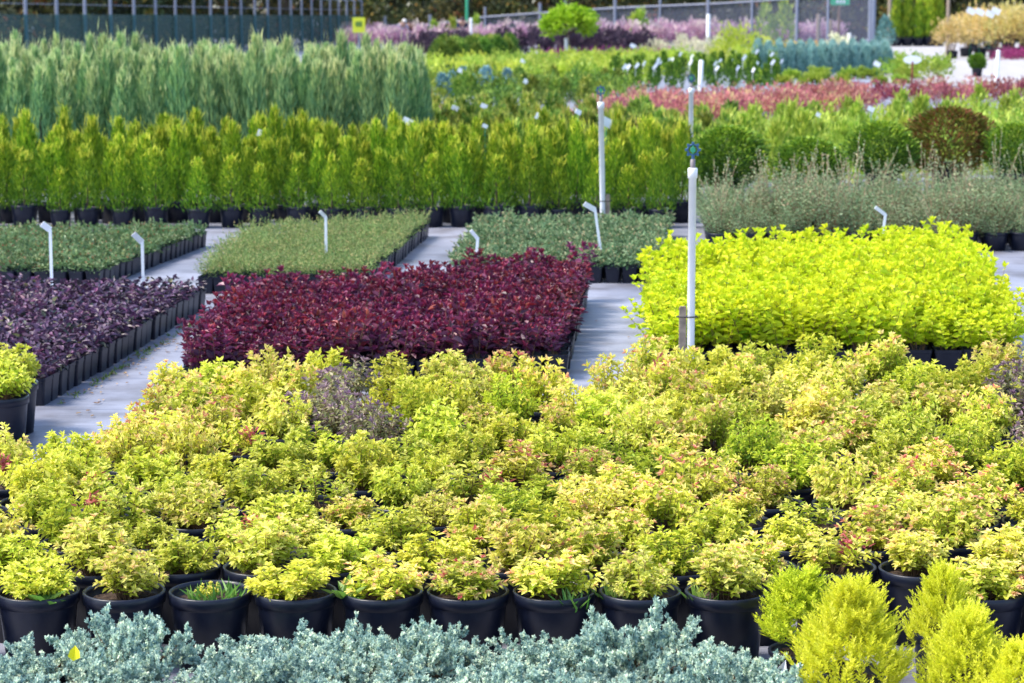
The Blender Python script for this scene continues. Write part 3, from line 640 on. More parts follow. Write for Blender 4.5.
block('dwarf_conifer', 'dwarf conifer', 'mixed green dwarf conifers behind the thuja rows', 'mid-green dwarf conifer behind the thuja rows', (-.75, 20.0), (1.7, 20.0), (2.4, 26.5), (-1.0, 31), .34, .6, CC, (.8, 1.1), None, .25, .75)
SG = [bush(.27, .46, 420, .06, .026, 'softgreen', .30, 'dia', .7, .5, .25, .3).mesh('soft_green_shrub') for _ in range(4)]
SG2 = [conifer(.55, .15, 260, .08, .025, 'softgreen', 'cone', 1.2, .5, .3, .05, 0, 5, lowtone=.4).mesh('soft_green_shrub') for _ in range(2)]
block('soft_green_shrub', 'green shrub', 'soft light green shrubs behind the round thujas', 'feathery light green shrub behind the round thujas', (1.78, 20.3), (6.0, 20.3), (8.4, 32.5), (2.75, 26.5), .46, .6, SG + SG2, (.85, 1.15), None, .25, .95)
RD = [bush(.30, .48, 300, .07, .032, 'barberry', .30, 'leaf', .8, .5, .3, .2).mesh('red_leaved_shrub') for _ in range(4)]
block('red_leaved_shrub', 'red shrub', 'salmon-red shrubs across the middle distance', 'salmon-red shrub in the long red band', (1.0, 30.0), (4.9, 35.5), (5.5, 38), (1.4, 34), .45, .6, RD, (.72, 1.05), None, .25, .9)
RD2 = [bush(.30, .44, 300, .07, .032, 'maroon', .30, 'leaf', .8, .6, .3, .2).mesh('maroon_shrub') for _ in range(3)]
block('maroon_shrub', 'maroon shrub', 'maroon shrubs at the right of the red band', 'maroon-red shrub right of the salmon-red ones', (4.7, 37.0), (9.6, 41.5), (10.2, 43), (5.4, 39), .5, .6, RD2 + RD[:2], (.7, 1.0), None, .25, .95)
solo('red_leaved_shrub', RD[0], 'single small red shrub beside the tall junipers', 'red shrub', (XA(432, 29), 29, gz(29)), 0, .8)
# blue spruces
BSP = [conifer(.5, .16, 330, .07, .026, 'bluespruce', 'cone', .8, .8, .1, .03, 0, 4, lowtone=.5).mesh('blue_spruce') for _ in range(2)]
for j, (px, py, s) in enumerate(((443, 106, 1.1), (452, 99, 1.0), (463, 96, 1.1), (472, 101, .95), (486, 97, 1.15), (494, 105, .95), (508, 101, 1.15), (480, 102, .8))):
    X, Y = W(px, py); solo('blue_spruce', BSP[j % 2], f'small blue spruce in the cluster beside the tall junipers, {od(j + 1)} one', 'blue spruce', (X, Y, gz(Y)), j, s, 'small blue spruces beside the tall junipers')
# dark plants with white tags
DG = []
def tagged():
    b = conifer(.62, .13, 190, .10, .035, 'ball', 'cone', 1.2, .5, .1, .02, 0, 4, lowtone=.35)
    return b.mesh('foliage')
TG = [tagged() for _ in range(3)]
def tagmesh():
    b = B(); a = .6; box(b, (0, -.16, .30), (.006, .006, .22), 'whitetag'); box(b, (.03, -.17, .42), (.06, .004, .12), 'whitetag', (R(35), 'Y')); return b.mesh('label')
TAG = tagmesh()
k = 0
for i in quad_bed(W(612, 93), W(770, 90), W(775, 76), W(622, 76), .42, .7, .3, 20, 1.6):
    t = thing('tagged_conifer', f'dark slender conifer with white tag, {i["place"]}', 'dark conifer', (i['X'], i['Y'], gz(i['Y'])), random.uniform(-.6, .6), random.uniform(.8, 1.05), 'dark conifers hung with white tags')
    part('foliage', random.choice(TG), t)
    if random.random() < .5: part('label', TAG, t, (random.uniform(-.1, .1), 0, random.uniform(.0, .2)), random.uniform(-.5, .5))
# green-yellow band
GY = [bush(.42, .50, 260, .10, .045, 'limeshrub', .28, 'dia', .8, .35, .25, .2).mesh('golden_green_shrub') for _ in range(2)] + [bush(.42, .52, 260, .10, .045, 'softgreen', .28, 'dia', .8, .55, .25, .2).mesh('golden_green_shrub') for _ in range(3)]
GM = [bush(.30, .46, 260, .08, .035, 'midgreen', .28, 'dia', .9, .35, .25, .2).mesh('dull_green_shrub') for _ in range(3)] + [conifer(.5, .16, 260, .09, .03, 'midgreen', 'cone', 1.1, .6, .3, .05, 0, 4, lowtone=.3).mesh('dull_green_shrub') for _ in range(2)]
block('dull_green_shrub', 'dull green shrub', 'dull green shrubs below the golden-green band', 'dull green shrub around the small blue spruces', W(432, 106), W(600, 116), W(625, 92), W(425, 92), .5, .6, GM, (.8, 1.1), None, .25, 1.1)
block('golden_green_shrub', 'golden-green shrub', 'golden-green shrubs in the band behind the blue spruces', 'low golden-green shrub in the wide band', W(426, 90), W(628, 91), W(662, 66), W(425, 72), .62, .6, GY, (.8, 1.05), None, .25, 1.8)
block('golden_green_shrub', 'golden-green shrub', 'golden-green shrubs around the lime bush', 'low golden-green shrub near the big lime bush', W(655, 76), W(750, 76), W(745, 66), W(650, 66), .7, .6, GY, (.85, 1.1), None, .25, 2.2)
# hedge of green conifers
GH = [conifer(.85, .26, 900, .12, .04, 'midgreen', 'col', 1.2, .5, .2, .02, 0, 4, lowtone=.22).mesh('green_conifer') for _ in range(3)]
block('green_conifer', 'green conifer', 'dense little block of green conifers', 'bushy green conifer in the little block', W(440, 73), W(505, 70), W(508, 63), W(446, 63), .42, .8, GH, (.85, 1.1), None, .2, 2.2)
# dark purple hedge
DP = [bush(.55, .95, 240, .17, .08, 'darkpur', .28, 'leaf', .5, .5, .3).mesh('dark_purple_shrub') for _ in range(3)]
block('dark_purple_shrub', 'purple shrub', 'dark purple shrubs below the bright green tree', 'dark purple shrub below the bright green tree', W(512, 56), W(642, 56), W(645, 51), W(510, 51), .75, 1, DP, (.85, 1.05), None, .2, 4)
block('dark_purple_shrub', 'purple shrub', 'dark purple shrubs under the pink plumes', 'dark purple shrub under the pink plumes', W(422, 57), W(468, 54), W(470, 49), W(424, 51), .7, 1, DP, (.7, .9), None, .2, 5)
MG = [bush(.42, .24, 160, .11, .05, 'magenta', .3, 'leaf', .5).mesh('magenta_plant') for _ in range(2)]
block('magenta_plant', 'magenta plant', 'low magenta plants in front of the dark purple hedge', 'low magenta plant edging the dark purple shrubs', W(548, 58), W(660, 58), W(662, 55), W(548, 55), .55, .3, MG, (.9, 1.1), None, .15, 4)
# pink plumes
PK = []
for _ in range(4):
    b = bush(.62, 1.12, 380, .20, .07, 'pink', .34, 'leaf', 1.3, .42, .25, .75); PK.append(b.mesh('pink_plume_shrub'))
block('pink_plume_shrub', 'pink shrub', 'feathery pink shrubs in front of the fences', 'feathery pink plume shrub before the fence', W(355, 50), W(600, 49), W(610, 46), W(350, 46), .95, 1.2, PK, (.85, 1.1), None, .25, 5)
block('pink_plume_shrub', 'pink shrub', 'feathery pink shrubs right of the bright green tree', 'tall feathery pink shrub right of the bright tree', W(600, 49), W(838, 45), W(838, 42), W(600, 45), .95, 1.2, PK, (.9, 1.18), None, .25, 6)
CR = [bush(.6, .62, 240, .16, .06, 'cream', .3, 'leaf', .9).mesh('cream_shrub') for _ in range(2)]
block('cream_shrub', 'cream shrub', 'cream-white shrubs between lime bush and pink plumes', 'pale cream shrub left of the lime bush', W(650, 58), W(720, 58), W(716, 53), W(652, 53), .8, .7, CR, (.9, 1.1), None, .2, 5)
# lime bush
b = bush(.85, 1.2, 900, .16, .05, 'limeshrub', .3, 'leaf', .9, .5, .25, .2); X, Y = W(738, 63)
solo('lime_bush', b.mesh('lime_bush'), 'big rounded lime-green bush left of the teal conifers', 'bush', (X, Y, gz(Y)), 0, 1)
b = bush(.42, .8, 300, .14, .05, 'limeshrub', .3, 'leaf', .9, .8, .2, .2); X, Y = W(768, 66)
solo('lime_bush', b.mesh('lime_bush'), 'small yellow-lime bush at the left end of the teal conifers', 'bush', (X, Y, gz(Y)), 0, 1)
# teal block
TL = [conifer(.74, .15, 620, .12, .028, 'teal_con', 'col', 1.7, .28, .3, .02, 0, 5, lowtone=.45).mesh('teal_conifer') for _ in range(4)]
block('teal_conifer', 'teal conifer', 'teal columnar conifers in the right-hand block', 'slim teal columnar conifer in the block', W(758, 77), W(887, 76), W(884, 66), W(758, 66), .27, .8, TL, (.92, 1.06), None, .12, 2.2)
OR = [bush(.3, .35, 120, .10, .06, 'orange', .3, 'leaf', .7).mesh('orange_flower_plant') for _ in range(2)]
for j, px in enumerate((776, 790, 801, 812)):
    X, Y = W(px, 52.5); solo('orange_flower_plant', OR[j % 2], f'orange flowering plant behind the teal conifers, {od(j + 1)} from left', 'flowering plant', (X, Y, gz(Y)), j, 1.3, 'orange flowering plants behind the teal conifers')
X, Y = W(840, 50.5); solo('cream_shrub', CR[0], 'rounded pale yellow shrub below the green sign', 'cream shrub', (X, Y, gz(Y)), 0, 1.1)
LM = [bush(.28, .28, 420, .12, .06, 'softgreen', .3, 'leaf', .6).mesh('low_mound_plant') for _ in range(3)]
block('low_mound_plant', 'mound plant', 'low green mounds in front of the teal conifers', 'low green mound before the teal conifers', W(756, 86), W(905, 84), W(905, 79), W(758, 79), .55, .3, LM, (.55, .85), None, .25, 2)
RG = [bush(.36, .5, 240, .09, .04, 'softgreen', .32, 'leaf', .9).mesh('light_green_shrub') for _ in range(3)]
block('light_green_shrub', 'light green shrub', 'light green shrubs beside the gravel path', 'light green shrub beside the pale gravel path', W(888, 81), W(936, 82), W(936, 72), W(890, 70), .55, .6, RG, (.8, 1.15), None, .25, 2.6)
# column thujas right
CT = [conifer(2.0, .31, 700, .30, .06, 'thuja', 'col', 1.7, .35, .15, .0, 0, 6, lowtone=.5, spread=.25).mesh('foliage') for _ in range(3)]
POTX, _ = round_pot(.42, .30, .25, .06)
for j, px in enumerate((896, 907, 918, 929, 938)):
    X, Y = W(px, 46.5); t = thing('column_thuja', f'tall column thuja in black tub by the gravel path, {od(j + 1)} from left', 'column thuja', (X, Y, gz(Y)), j * 1.7, random.uniform(.94, 1.06), 'column thujas in black tubs at the upper right')
    part('pot', POTX, t); part('trunk', trunk(.6, .03), t, (0, 0, .3)); part('foliage', CT[j % 3], t, (0, 0, .36), j)
for j, px in enumerate((962, 978, 996, 1014)):
    X, Y = W(px, 40); t = thing('column_thuja', f'tall green column thuja behind the yellow-leaved shrubs, {od(j + 1)} from left', 'column thuja', (X, Y, gz(Y)), j * 1.7, 1.15, 'column thujas behind the yellow shrubs')
    part('pot', POTX, t); part('foliage', CT[j % 3], t, (0, 0, .36), j)
b = conifer(1.5, .5, 420, .22, .08, 'teal_con', 'cone', .9, .7, .1, .05, 0, 4, lowtone=.35); X, Y = W(885, 47)
solo('grey_conifer', b.mesh('grey_conifer'), 'conical grey-green conifer left of the column thujas', 'conifer', (X, Y, gz(Y)))
# autumn shrubs
AU = [bush(.75, 1.05, 520, .17, .06, 'autumn', .34, 'leaf', .6, .5, .25, .2, .0).mesh('foliage') for _ in range(3)]
def stems():
    b = B()
    for s in range(4):
        a = s * 1.7; tube(b, [(.05 * math.cos(a), .05 * math.sin(a), .25), (.25 * math.cos(a), .25 * math.sin(a), 1.0)], [.025, .012], 'stem', 5)
    return b.mesh('stem')
STM = stems()
for j, (px, py, s) in enumerate(((952, 59, .85), (966, 57, 1.0), (980, 57, 1.0), (995, 57.5, 1.05), (1010, 58, 1.1), (1024, 58, 1.1), (1040, 58, 1.1), (972, 52, 1.1), (990, 52, 1.15), (1008, 52, 1.2), (1026, 52, 1.2))):
    X, Y = W(px, py); t = thing('autumn_shrub', f'golden autumn shrub in black tub, {od(j % 7 + 1)} from left in {"front" if j < 7 else "rear"} line', 'autumn shrub', (X, Y, gz(Y)), j * 2.1, s, 'golden autumn shrubs in black tubs at the upper right')
    part('pot', POTX, t, (0, 0, 0), 0, .8); part('stem', STM, t); part('foliage', AU[j % 3], t, (0, 0, .52))
b = bush(.5, .35, 240, .10, .05, 'magenta', .3, 'leaf', .6); me = b.mesh('crimson_plant')
for j, px in enumerate((1006, 1016, 1027)):
    X, Y = W(px, 60); solo('crimson_plant', me, f'low crimson plant before the autumn shrubs, {od(j + 1)} from left', 'crimson plant', (X, Y, gz(Y)), j, 1, 'low crimson plants at the right edge')
# ball topiary
X, Y = W(977, 77); t = thing('topiary_ball', 'small clipped green ball tree in black pot on the gravel', 'topiary', (X, Y, gz(Y)))
part('pot', round_pot(.22, .13, .11, .03)[0], t); part('foliage', conifer(.42, .2, 3500, .05, .024, 'ball', 'ball', .4, .8, .2, 0, 0, 0, jit=.08, inner=.15).mesh('foliage'), t, (0, 0, .16))
# bright green tree
X, Y = W(568, 58); t = thing('globe_tree', 'bright green round-headed tree on a pale straight trunk', 'tree', (X, Y, gz(Y)))
tb = B(); tube(tb, [(0, 0, 0), (.01, 0, .55), (0, 0, .85)], [.035, .032, .03], 'wood', 8)
part('trunk', tb.mesh('trunk'), t)
lb = B()
for s in range(7):
    a = s * .9; tube(lb, [(0, 0, .8), (.3 * math.cos(a), .3 * math.sin(a), 1.0), (.75 * math.cos(a), .75 * math.sin(a), 1.25)], [.03, .02, .008], 'bark', 5)
part('limb', lb.mesh('limb'), t)
b = B(); C = []
for i in range(90):
    d = rvec(1)[0]; q = rng.uniform(.55, 1.0); d[2] = d[2] if d[2] > -.45 else -d[2]; C.append([d[0] * 1.0 * q, d[1] * 1.0 * q, 1.12 + .58 * d[2] * q])
C = np.array(C); n = 3400; i = rng.integers(0, len(C), n); P = C[i] + rng.normal(size=(n, 3)) * .11
leaves(b, P, nrm(P - [0, 0, 1.0]) + rng.normal(size=(n, 3)) * .6, nrm(np.array([0, 0, 1.]) + rng.normal(size=(n, 3)) * .5), .15, .10, np.clip(rng.normal(.5, .2, n) + (rng.normal(size=len(C)) * .15)[i], 0, 1), 'brightgreen')
part('crown', b.mesh('crown'), t)

#==================================================================== poles, labels, signs
def sprinkler(px, py, hw, label, stake=True, lean=0, r=.0175, pole_name='sprinkler_pole', Y=None, X=None, sh=.28):
    if Y is None: X, Y = W(px, py)
    t = thing(pole_name, label, 'sprinkler pole', (X, Y, gz(Y)), 0, 1, None); t.rotation_euler[1] = lean
    b = B(); lathe(b, [(r, -.02), (r, hw - .045), (r + .0045, hw - .043), (r + .0045, hw - .002), (r + .002, hw), (.0, hw)], 'white', 16); part('pole', b.mesh('pole'), t)
    b = B(); lathe(b, [(.011, hw), (.011, hw + .038), (.0, hw + .038)], 'brass', 12); part('nipple', b.mesh('nipple'), t)
    b = B()
    for k in range(8):
        a = k / 8 * 2 * PI; a2 = (k + 1) / 8 * 2 * PI; c = hw + .078; q = .024
        tube(b, [(q * math.cos(a), 0, c + q * math.sin(a)), (q * math.cos(a2), 0, c + q * math.sin(a2))], .0045, 'blue', 5)
        box(b, ((q + .005) * math.cos(a), 0, c + (q + .005) * math.sin(a)), (.01, .01, .01), 'blue')
    tube(b, [(0, 0, hw + .036), (0, 0, hw + .055)], .007, 'blue', 6)
    h = part('sprinkler_head', b.mesh('sprinkler_head'), t)
    b = B(); tube(b, [(0, -.008, hw + .078), (0, .008, hw + .078)], .012, 'greenp', 8); tube(b, [(0, 0, hw + .06), (0, 0, hw + .098)], .004, 'greenp', 6); part('nozzle', b.mesh('nozzle'), h)
    if stake:
        sx = stake
        b = B(); box(b, (sx * .036, .004, sh / 2 - .02), (.030, .022, sh), 'wood'); box(b, (sx * .036, .004, sh - .018), (.024, .018, .006), 'wood'); part('stake', b.mesh('stake'), t)
        b = B()
        for k in range(12):
            a = k / 12 * 2 * PI; a2 = (k + 1) / 12 * 2 * PI; f = lambda q: (sx * .018 + .044 * math.cos(q), .021 * math.sin(q), sh - .06)
            tube(b, [f(a), f(a2)], .003, 'tyre', 5)
        part('tie', b.mesh('tie'), t)
# heights from pixel extents
def hgt(Y, py): return CH - Y * math.tan(PITCH + math.atan((py - 341.5) / F)) - gz(Y)
Y1 = 10.3; X1 = XA(691, Y1, .3); sprinkler(0, 0, hgt(Y1, 168), 'tall white sprinkler pole beside the lime-yellow bed, tied to a stake', -1, 0, .0165, Y=Y1, X=X1, sh=hgt(Y1, 303))
X2, Y2 = W(603, 222); Y2 = 16.35; X2 = XA(603, Y2); sprinkler(0, 0, hgt(Y2, 102), 'white sprinkler pole behind the grey-green centre bed', 1, -.022, .0185, Y=Y2, X=X2)
Y3 = 19.4; X3 = XA(690, Y3); sprinkler(0, 0, hgt(Y3, 88), 'white sprinkler pole among the thujas behind the largest round thuja', 0, 0, .0185, Y=Y3, X=X3)
def bent_label(px, ytop, ybot, tilt, label, plate=(.035, .065), Y=None, side=1, group=None, base_h=.12, lean=0):
    """white stake whose flat top plate is bent over"""
    if Y is None: X, Y = W(px, ybot, base_h)
    X = XA(px, Y, .2); ht = hgt(Y, ytop)
    t = thing('plant_label', label, 'plant label', (X, Y, gz(Y)), 0, 1, group); t.rotation_euler[1] = lean
    b = B(); box(b, (0, 0, (ht - .05) / 2), (.016, .005, ht - .05), 'whitetag', None); st = part('stake', b.mesh('stake'), t)
    b = B(); v = np.array([[-plate[0] / 2, 0, 0], [plate[0] / 2, 0, 0], [plate[0] / 2, 0, plate[1]], [-plate[0] / 2, 0, plate[1]]]); v = np.concatenate([v, v + [0, .003, 0]])
    mrot = Matrix.Rotation(R(-tilt) * side, 3, 'Y') @ Matrix.Rotation(R(25), 3, 'X'); v = v @ np.array(mrot).T + [0, 0, ht - .055]
    b.add(v, [[0, 1, 2, 3], [5, 4, 7, 6], [0, 4, 5, 1], [1, 5, 6, 2], [2, 6, 7, 3], [3, 7, 4, 0]], 'whitetag'); part('plate', b.mesh('plate'), t)
    return t
bent_label(51, 220, 272, 48, 'white bent plant label in the far left green bed', (.035, .06))
bent_label(143, 232, 290, 40, 'white bent plant label at the rear of the purple bed', (.03, .07))
bent_label(326, 208, 258, 40, 'thin white plant label in the olive green bed', (.02, .055))
bent_label(474, 229, 264, 42, 'thin white plant label between the olive and centre beds', (.02, .07), lean=.08)
bent_label(604, 200, 254, 50, 'white bent plant label in front of the far sprinkler pole', (.03, .085), lean=-.14)
bent_label(877, 205, 232, 60, 'thin white plant label rising behind the lime-yellow shrubs', (.02, .09), Y=13.9, lean=.12)
bent_label(666, 225, 240, 20, 'short white plant tag at the right corner of the centre bed', (.02, .04), Y=15.4)
def small_tag(px, py, Y, label, s=1.0, rz=0):
    h = hgt(Y, py); X = XA(px, Y, h); t = thing('plant_label', label, 'plant label', (X, Y, gz(Y)), rz)
    b = B(); box(b, (0, 0, h / 2), (.006, .006, h), 'greenp'); part('stake', b.mesh('stake'), t)
    b = B(); box(b, (0, -.004, h), (.075 * s, .004, .05 * s), 'whitetag', (R(25), 'Y')); part('plate', b.mesh('plate'), t)
small_tag(262, 134, 18.3, 'small white tag poking out of the thuja tops on a stake')
small_tag(408, 122, 19.3, 'white tag on green stake where the junipers end', 1.2)
small_tag(485, 126, 19.4, 'tiny white tag among the thuja tops', .6)
small_tag(540, 117, 20.4, 'wide white tag above the middle thuja rows', 1.1)
small_tag(606, 122, 19.3, 'slanted white tag right of the far sprinkler pole', 1.4, .5)
small_tag(578, 112, 20, 'thin white tag left of the far sprinkler pole', .8, .6)
small_tag(455, 108, 26, 'pale tag below the blue spruces', 1.0); small_tag(484, 106, 27, 'white tag right below the blue spruces', 1.0)
small_tag(461, 71, 42, 'white tag in front of the green conifer block', 1.5); small_tag(523, 61, 52, 'white tag at the back of the golden-green band', 1.5)
small_tag(527, 82, 40, 'small white tag inside the golden-green band', 1.6); small_tag(871, 109, 23, 'white tag above the round thujas', .9); small_tag(819, 115, 23, 'white dot-like tag behind the low ball thuja', .8)
small_tag(877, 64, 56, 'white round-topped marker in front of the teal conifers', 2.2)
small_tag(633, 46, 82, 'white tag standing in the dark purple shrubs', 2.6)
for j, (px, py) in enumerate(((971, 11), (980, 12), (990, 14), (996, 11))):
    small_tag(px, py, 84, f'white hanging tag above the autumn shrubs, {od(j + 1)} from left', 4)
# white and wooden posts
def post(px, ytop, ybase, w, m, label, lean=0, name='marker_post'):
    X, Y = W(px, ybase); h = hgt(Y, ytop); r = w / F * Y / 2; b = B(); tube(b, [(0, 0, -.05), (0, 0, h * .98), (0, 0, h)], [r, r, r * .7], m, 8)
    t = solo(name, b.mesh(name), label, 'post', (X, Y, gz(Y))); t.rotation_euler[1] = lean
post(700, 60, 92, 4.5, 'white', 'white post standing among the tagged conifers', .03)
post(996, 50, 92, 4, 'white', 'white post at the near edge of the gravel path', .03)
post(566, 38, 58, 3.5, 'white', 'white post in front of the dark purple shrubs under the tree')
post(471, 18, 52, 2.6, 'white', 'thin white post before the pink plumes')
post(708, 14, 50, 4, 'white', 'pale post among pink shrubs left of the lime bush'); post(818, 14, 48, 4.5, 'wood', 'pale wooden post at the right end of the pink shrubs')
post(830, 20, 47, 4, 'wood', 'short pale post left of the green sign'); post(849, 33, 48, 4, 'white', 'short white post behind the teal conifers')
post(947, -10, 57, 3.5, 'wood', 'tall pale pole in front of the autumn shrubs'); post(467, -20, 46, 3.2, 'greenp', 'tall thin green pole before the chain-link fence')
post(889, -12, 46, 4, 'wood', 'pale pole beside the grey conifer')
post(872, -20, 44, 6, 'steel', 'thick bluish pole at the upper right')
# green sign on a wooden stake
X, Y = W(838.5, 47); t = thing('green_sign', 'green sign board with white marks on a brown wooden stake', 'sign', (X, Y, gz(Y))); s = Y / F
b = B(); h = hgt(Y, 5); tube(b, [(0, 0, 0), (0, 0, h + .25)], 1.4 * s, 'stem', 6); part('stake', b.mesh('stake'), t)
b = B(); box(b, (.02, -.06, h + 5 * s), (19 * s, .03, 10 * s), 'sgreen'); p = part('board', b.mesh('board'), t)
b = B()
for k in range(3): box(b, ((k - .7) * 3.2 * s, -.078, h + 3.4 * s), (2.2 * s, .004, 3.2 * s), 'white')
part('marking', b.mesh('marking'), p)
# oval white sign
X, Y = W(912, 84); t = thing('oval_sign', 'white oval sign on a reddish stake beside the gravel path', 'sign', (X, Y, gz(Y))); s = Y / F
b = B(); tube(b, [(0, 0, 0), (0, 0, 22 * s)], 1 * s, 'red', 6); part('stake', b.mesh('stake'), t)
b = B(); a = np.arange(24) / 24 * 2 * PI; v = np.stack([9 * s * np.cos(a), np.zeros(24), 4.2 * s * np.sin(a) + 24 * s], 1); v = np.concatenate([v, v + [0, .02, 0]])
b.add(v, [[i, (i + 1) % 24, 24 + (i + 1) % 24, 24 + i] for i in range(24)], 'whitetag'); b.add(np.concatenate([v, [[0, 0, 24 * s], [0, .02, 24 * s]]]), [[(i + 1) % 24, i, 48] for i in range(24)] + [[24 + i, 24 + (i + 1) % 24, 49] for i in range(24)], 'whitetag'); part('board', b.mesh('board'), t)

#==================================================================== fences
A = np.array([XA(-45, 51), 51.0]); E = np.array([XA(362, 122), 122.0]); ln = np.linalg.norm(E - A); n = int(ln / 2.9)
t = thing('mesh_fence', 'tall fence with dark teal netting and pale bent-top posts', 'fence', (0, 0, 0))
d = (E - A) / ln; nr = np.array([d[1], -d[0]])
pb = B(); tube(pb, [(0, 0, 0), (0, 0, 1.5)], .045, 'teal', 8); tube(pb, [(0, 0, 1.5), (0, 0, 2.25)], .042, 'steel', 8); tube(pb, [(0, 0, 2.2), (-nr[0] * .45, -nr[1] * .45, 2.45)], .045, 'steel', 6); PM = pb.mesh('post')
for k in range(n + 1):
    p = A + d * ln * k / n; part('post', PM, t, (p[0], p[1], gz(p[1])))
b = B(); g = []
for k in range(n + 1):
    p = A + d * ln * k / n - nr * .07
    g += [[p[0], p[1], gz(p[1]) + .02], [p[0], p[1], gz(p[1]) + 1.5]]
b.add(g, [[2 * k, 2 * k + 2, 2 * k + 3, 2 * k + 1] for k in range(n)], 'net'); part('netting', b.mesh('netting'), t)
for h in (1.75, 2.2):
    b = B(); tube(b, [(A[0], A[1], gz(A[1]) + h), (E[0], E[1], gz(E[1]) + h)], .008, 'steel', 5); part('wire', b.mesh('wire'), t)
# chain-link fence
t = thing('chain_link_fence', 'grey chain-link fence with light posts behind the pink shrubs', 'fence', (0, 0, 0))
rail = [(385, 26), (430, 24.5), (485, 17), (540, 13), (565, 11), (615, 8), (660, 6), (708, 4), (752, 1.5), (797, -2), (828, -6), (870, -10)]
Yf = 124.0; pts = []
for px, py in rail:
    Y = Yf - (px - 385) * .03; X = XA(px, Y, 1.5); pts.append((X, Y, gz(Y), hgt(Y, py)))
for k, (X, Y, z, h) in enumerate(pts):
    b = B(); tube(b, [(0, 0, 0), (0, 0, h + .5)], .075 if k % 2 else .06, 'steel', 8); part('post', b.mesh('post'), t, (X, Y, z))
b = B(); g = sum([[[X, Y + .06, z + .02], [X, Y + .06, z + h]] for X, Y, z, h in pts], []); b.add(g, [[2 * k, 2 * k + 2, 2 * k + 3, 2 * k + 1] for k in range(len(pts) - 1)], 'chain'); part('netting', b.mesh('netting'), t)
b = B()
for p, q in zip(pts[:-1], pts[1:]): tube(b, [(p[0], p[1], p[2] + p[3]), (q[0], q[1], q[2] + q[3])], .045, 'steel', 6)
part('rail', b.mesh('rail'), t)
# yellow sign on the fence corner
Y = 84.0; X = XA(359, Y, 1); t = thing('yellow_sign', 'yellow sign with a green mark at the end of the netting fence', 'sign', (X, Y, gz(Y))); s = Y / F
b = B(); tube(b, [(0, 0, 0), (0, 0, hgt(Y, 18))], .04, 'steel', 6); part('post', b.mesh('post'), t)
b = B(); h = hgt(Y, 25); box(b, (0, -.06, h), (12.5 * s, .03, 15 * s), 'yellow'); p = part('board', b.mesh('board'), t)
b = B(); box(b, (0, -.08, h + 1.0 * s), (6.5 * s, .006, 5 * s), 'weed'); part('marking', b.mesh('marking'), p)

#==================================================================== woods behind
FT = []
def tree_crown(rx, H0, H1, n, sz, mat='forest', tone=.45):
    b = B(); C = []
    for i in range(42):
        d = rvec(1)[0]; q = rng.uniform(.5, 1); C.append([d[0] * rx * q, d[1] * rx * q, (H0 + H1) / 2 + d[2] * (H1 - H0) / 2 * q])
    C = np.array(C); i = rng.integers(0, len(C), n); P = C[i] + rng.normal(size=(n, 3)) * rx * .16; tc_ = rng.normal(size=len(C)) * .16
    leaves(b, P, rvec(n) + [0, 0, -.2], nrm(np.array([0, 0, 1.]) + rng.normal(size=(n, 3)) * .6), sz * rng.uniform(.6, 1.3, n), sz * .55, np.clip(rng.normal(tone, .2, n) + tc_[i], 0, 1), mat); return b.mesh('crown')
for j in range(4): FT.append((tree_crown(3.6, 1.2, 9.5, 1500, .5), tree_crown(2.2, .0, 3.2, 900, .36, tone=.5)))
def big_trunk(h, r, lean):
    b = B(); tube(b, [(0, 0, -.2), (lean * .3, 0, h * .3), (lean, .1, h * .8), (lean * 1.2, 0, h)], [r * 1.3, r, r * .7, r * .2], 'bark', 9)
    for k in range(6):
        a = k * 1.1; z = h * (.35 + .09 * k); tube(b, [(lean * z / h, 0, z), (lean * z / h + 1.6 * math.cos(a), 1.6 * math.sin(a), z + 1.1)], [r * .4, r * .1], 'bark', 5)
    return b.mesh('trunk')
BT = [big_trunk(9, .24, .6), big_trunk(9, .2, -.7), big_trunk(8, .3, .2)]
def side_of_net(X, Y):
    return np.dot(np.array([X, Y]) - A, nr) 
k = 0
for j in range(30):
    px = -60 + j * 38 + random.uniform(-10, 10); Y = random.uniform(136, 150) if px > 330 else random.uniform(70, 82) + max(0, px) * .18
    X = XA(px, Y); k += 1
    t = thing('woodland_tree', f'dark olive woodland tree behind the fences, {od(k)} from left', 'tree', (X, Y, gz(Y)), 0, random.uniform(.85, 1.1), 'dark woodland trees behind the fences')
    part('trunk', BT[j % 3], t, (0, 0, 0), 0); part('crown', FT[j % 4][0], t, (0, 0, 0), random.uniform(0, 6))
k = 0
for j in range(34):
    px = -60 + j * 34 + random.uniform(-8, 8); Y = random.uniform(130, 135) if px > 350 else 62 + max(-30, px) * .20 + random.uniform(0, 3)
    X = XA(px, Y); k += 1
    if px > 840 and px < 860: continue
    solo('woodland_bush', FT[j % 4][1], f'dark tangled bush at the wood edge behind the fences, {od(k)} from left', 'bush', (X, Y, gz(Y)), random.uniform(0, 6), random.uniform(.6, .95), 'dark bushes at the edge of the wood')
# far mass of the wood
b = B(); n = 9000; P = np.stack([rng.uniform(-75, 75, n), rng.uniform(158, 172, n), rng.random(n) ** 1.1 * 12 - 3.2], 1)
cl = np.sin(P[:, 0] * .9) * .12 + np.sin(P[:, 0] * .31 + P[:, 2]) * .15
leaves(b, P, rvec(n), nrm(np.array([0, -1., .6]) + rng.normal(size=(n, 3)) * .6), rng.uniform(.7, 1.6, n), .8, np.clip(rng.normal(.35, .18, n) + cl, 0, 1), 'forest')
setting('forest', b.mesh('forest'), 'stuff')
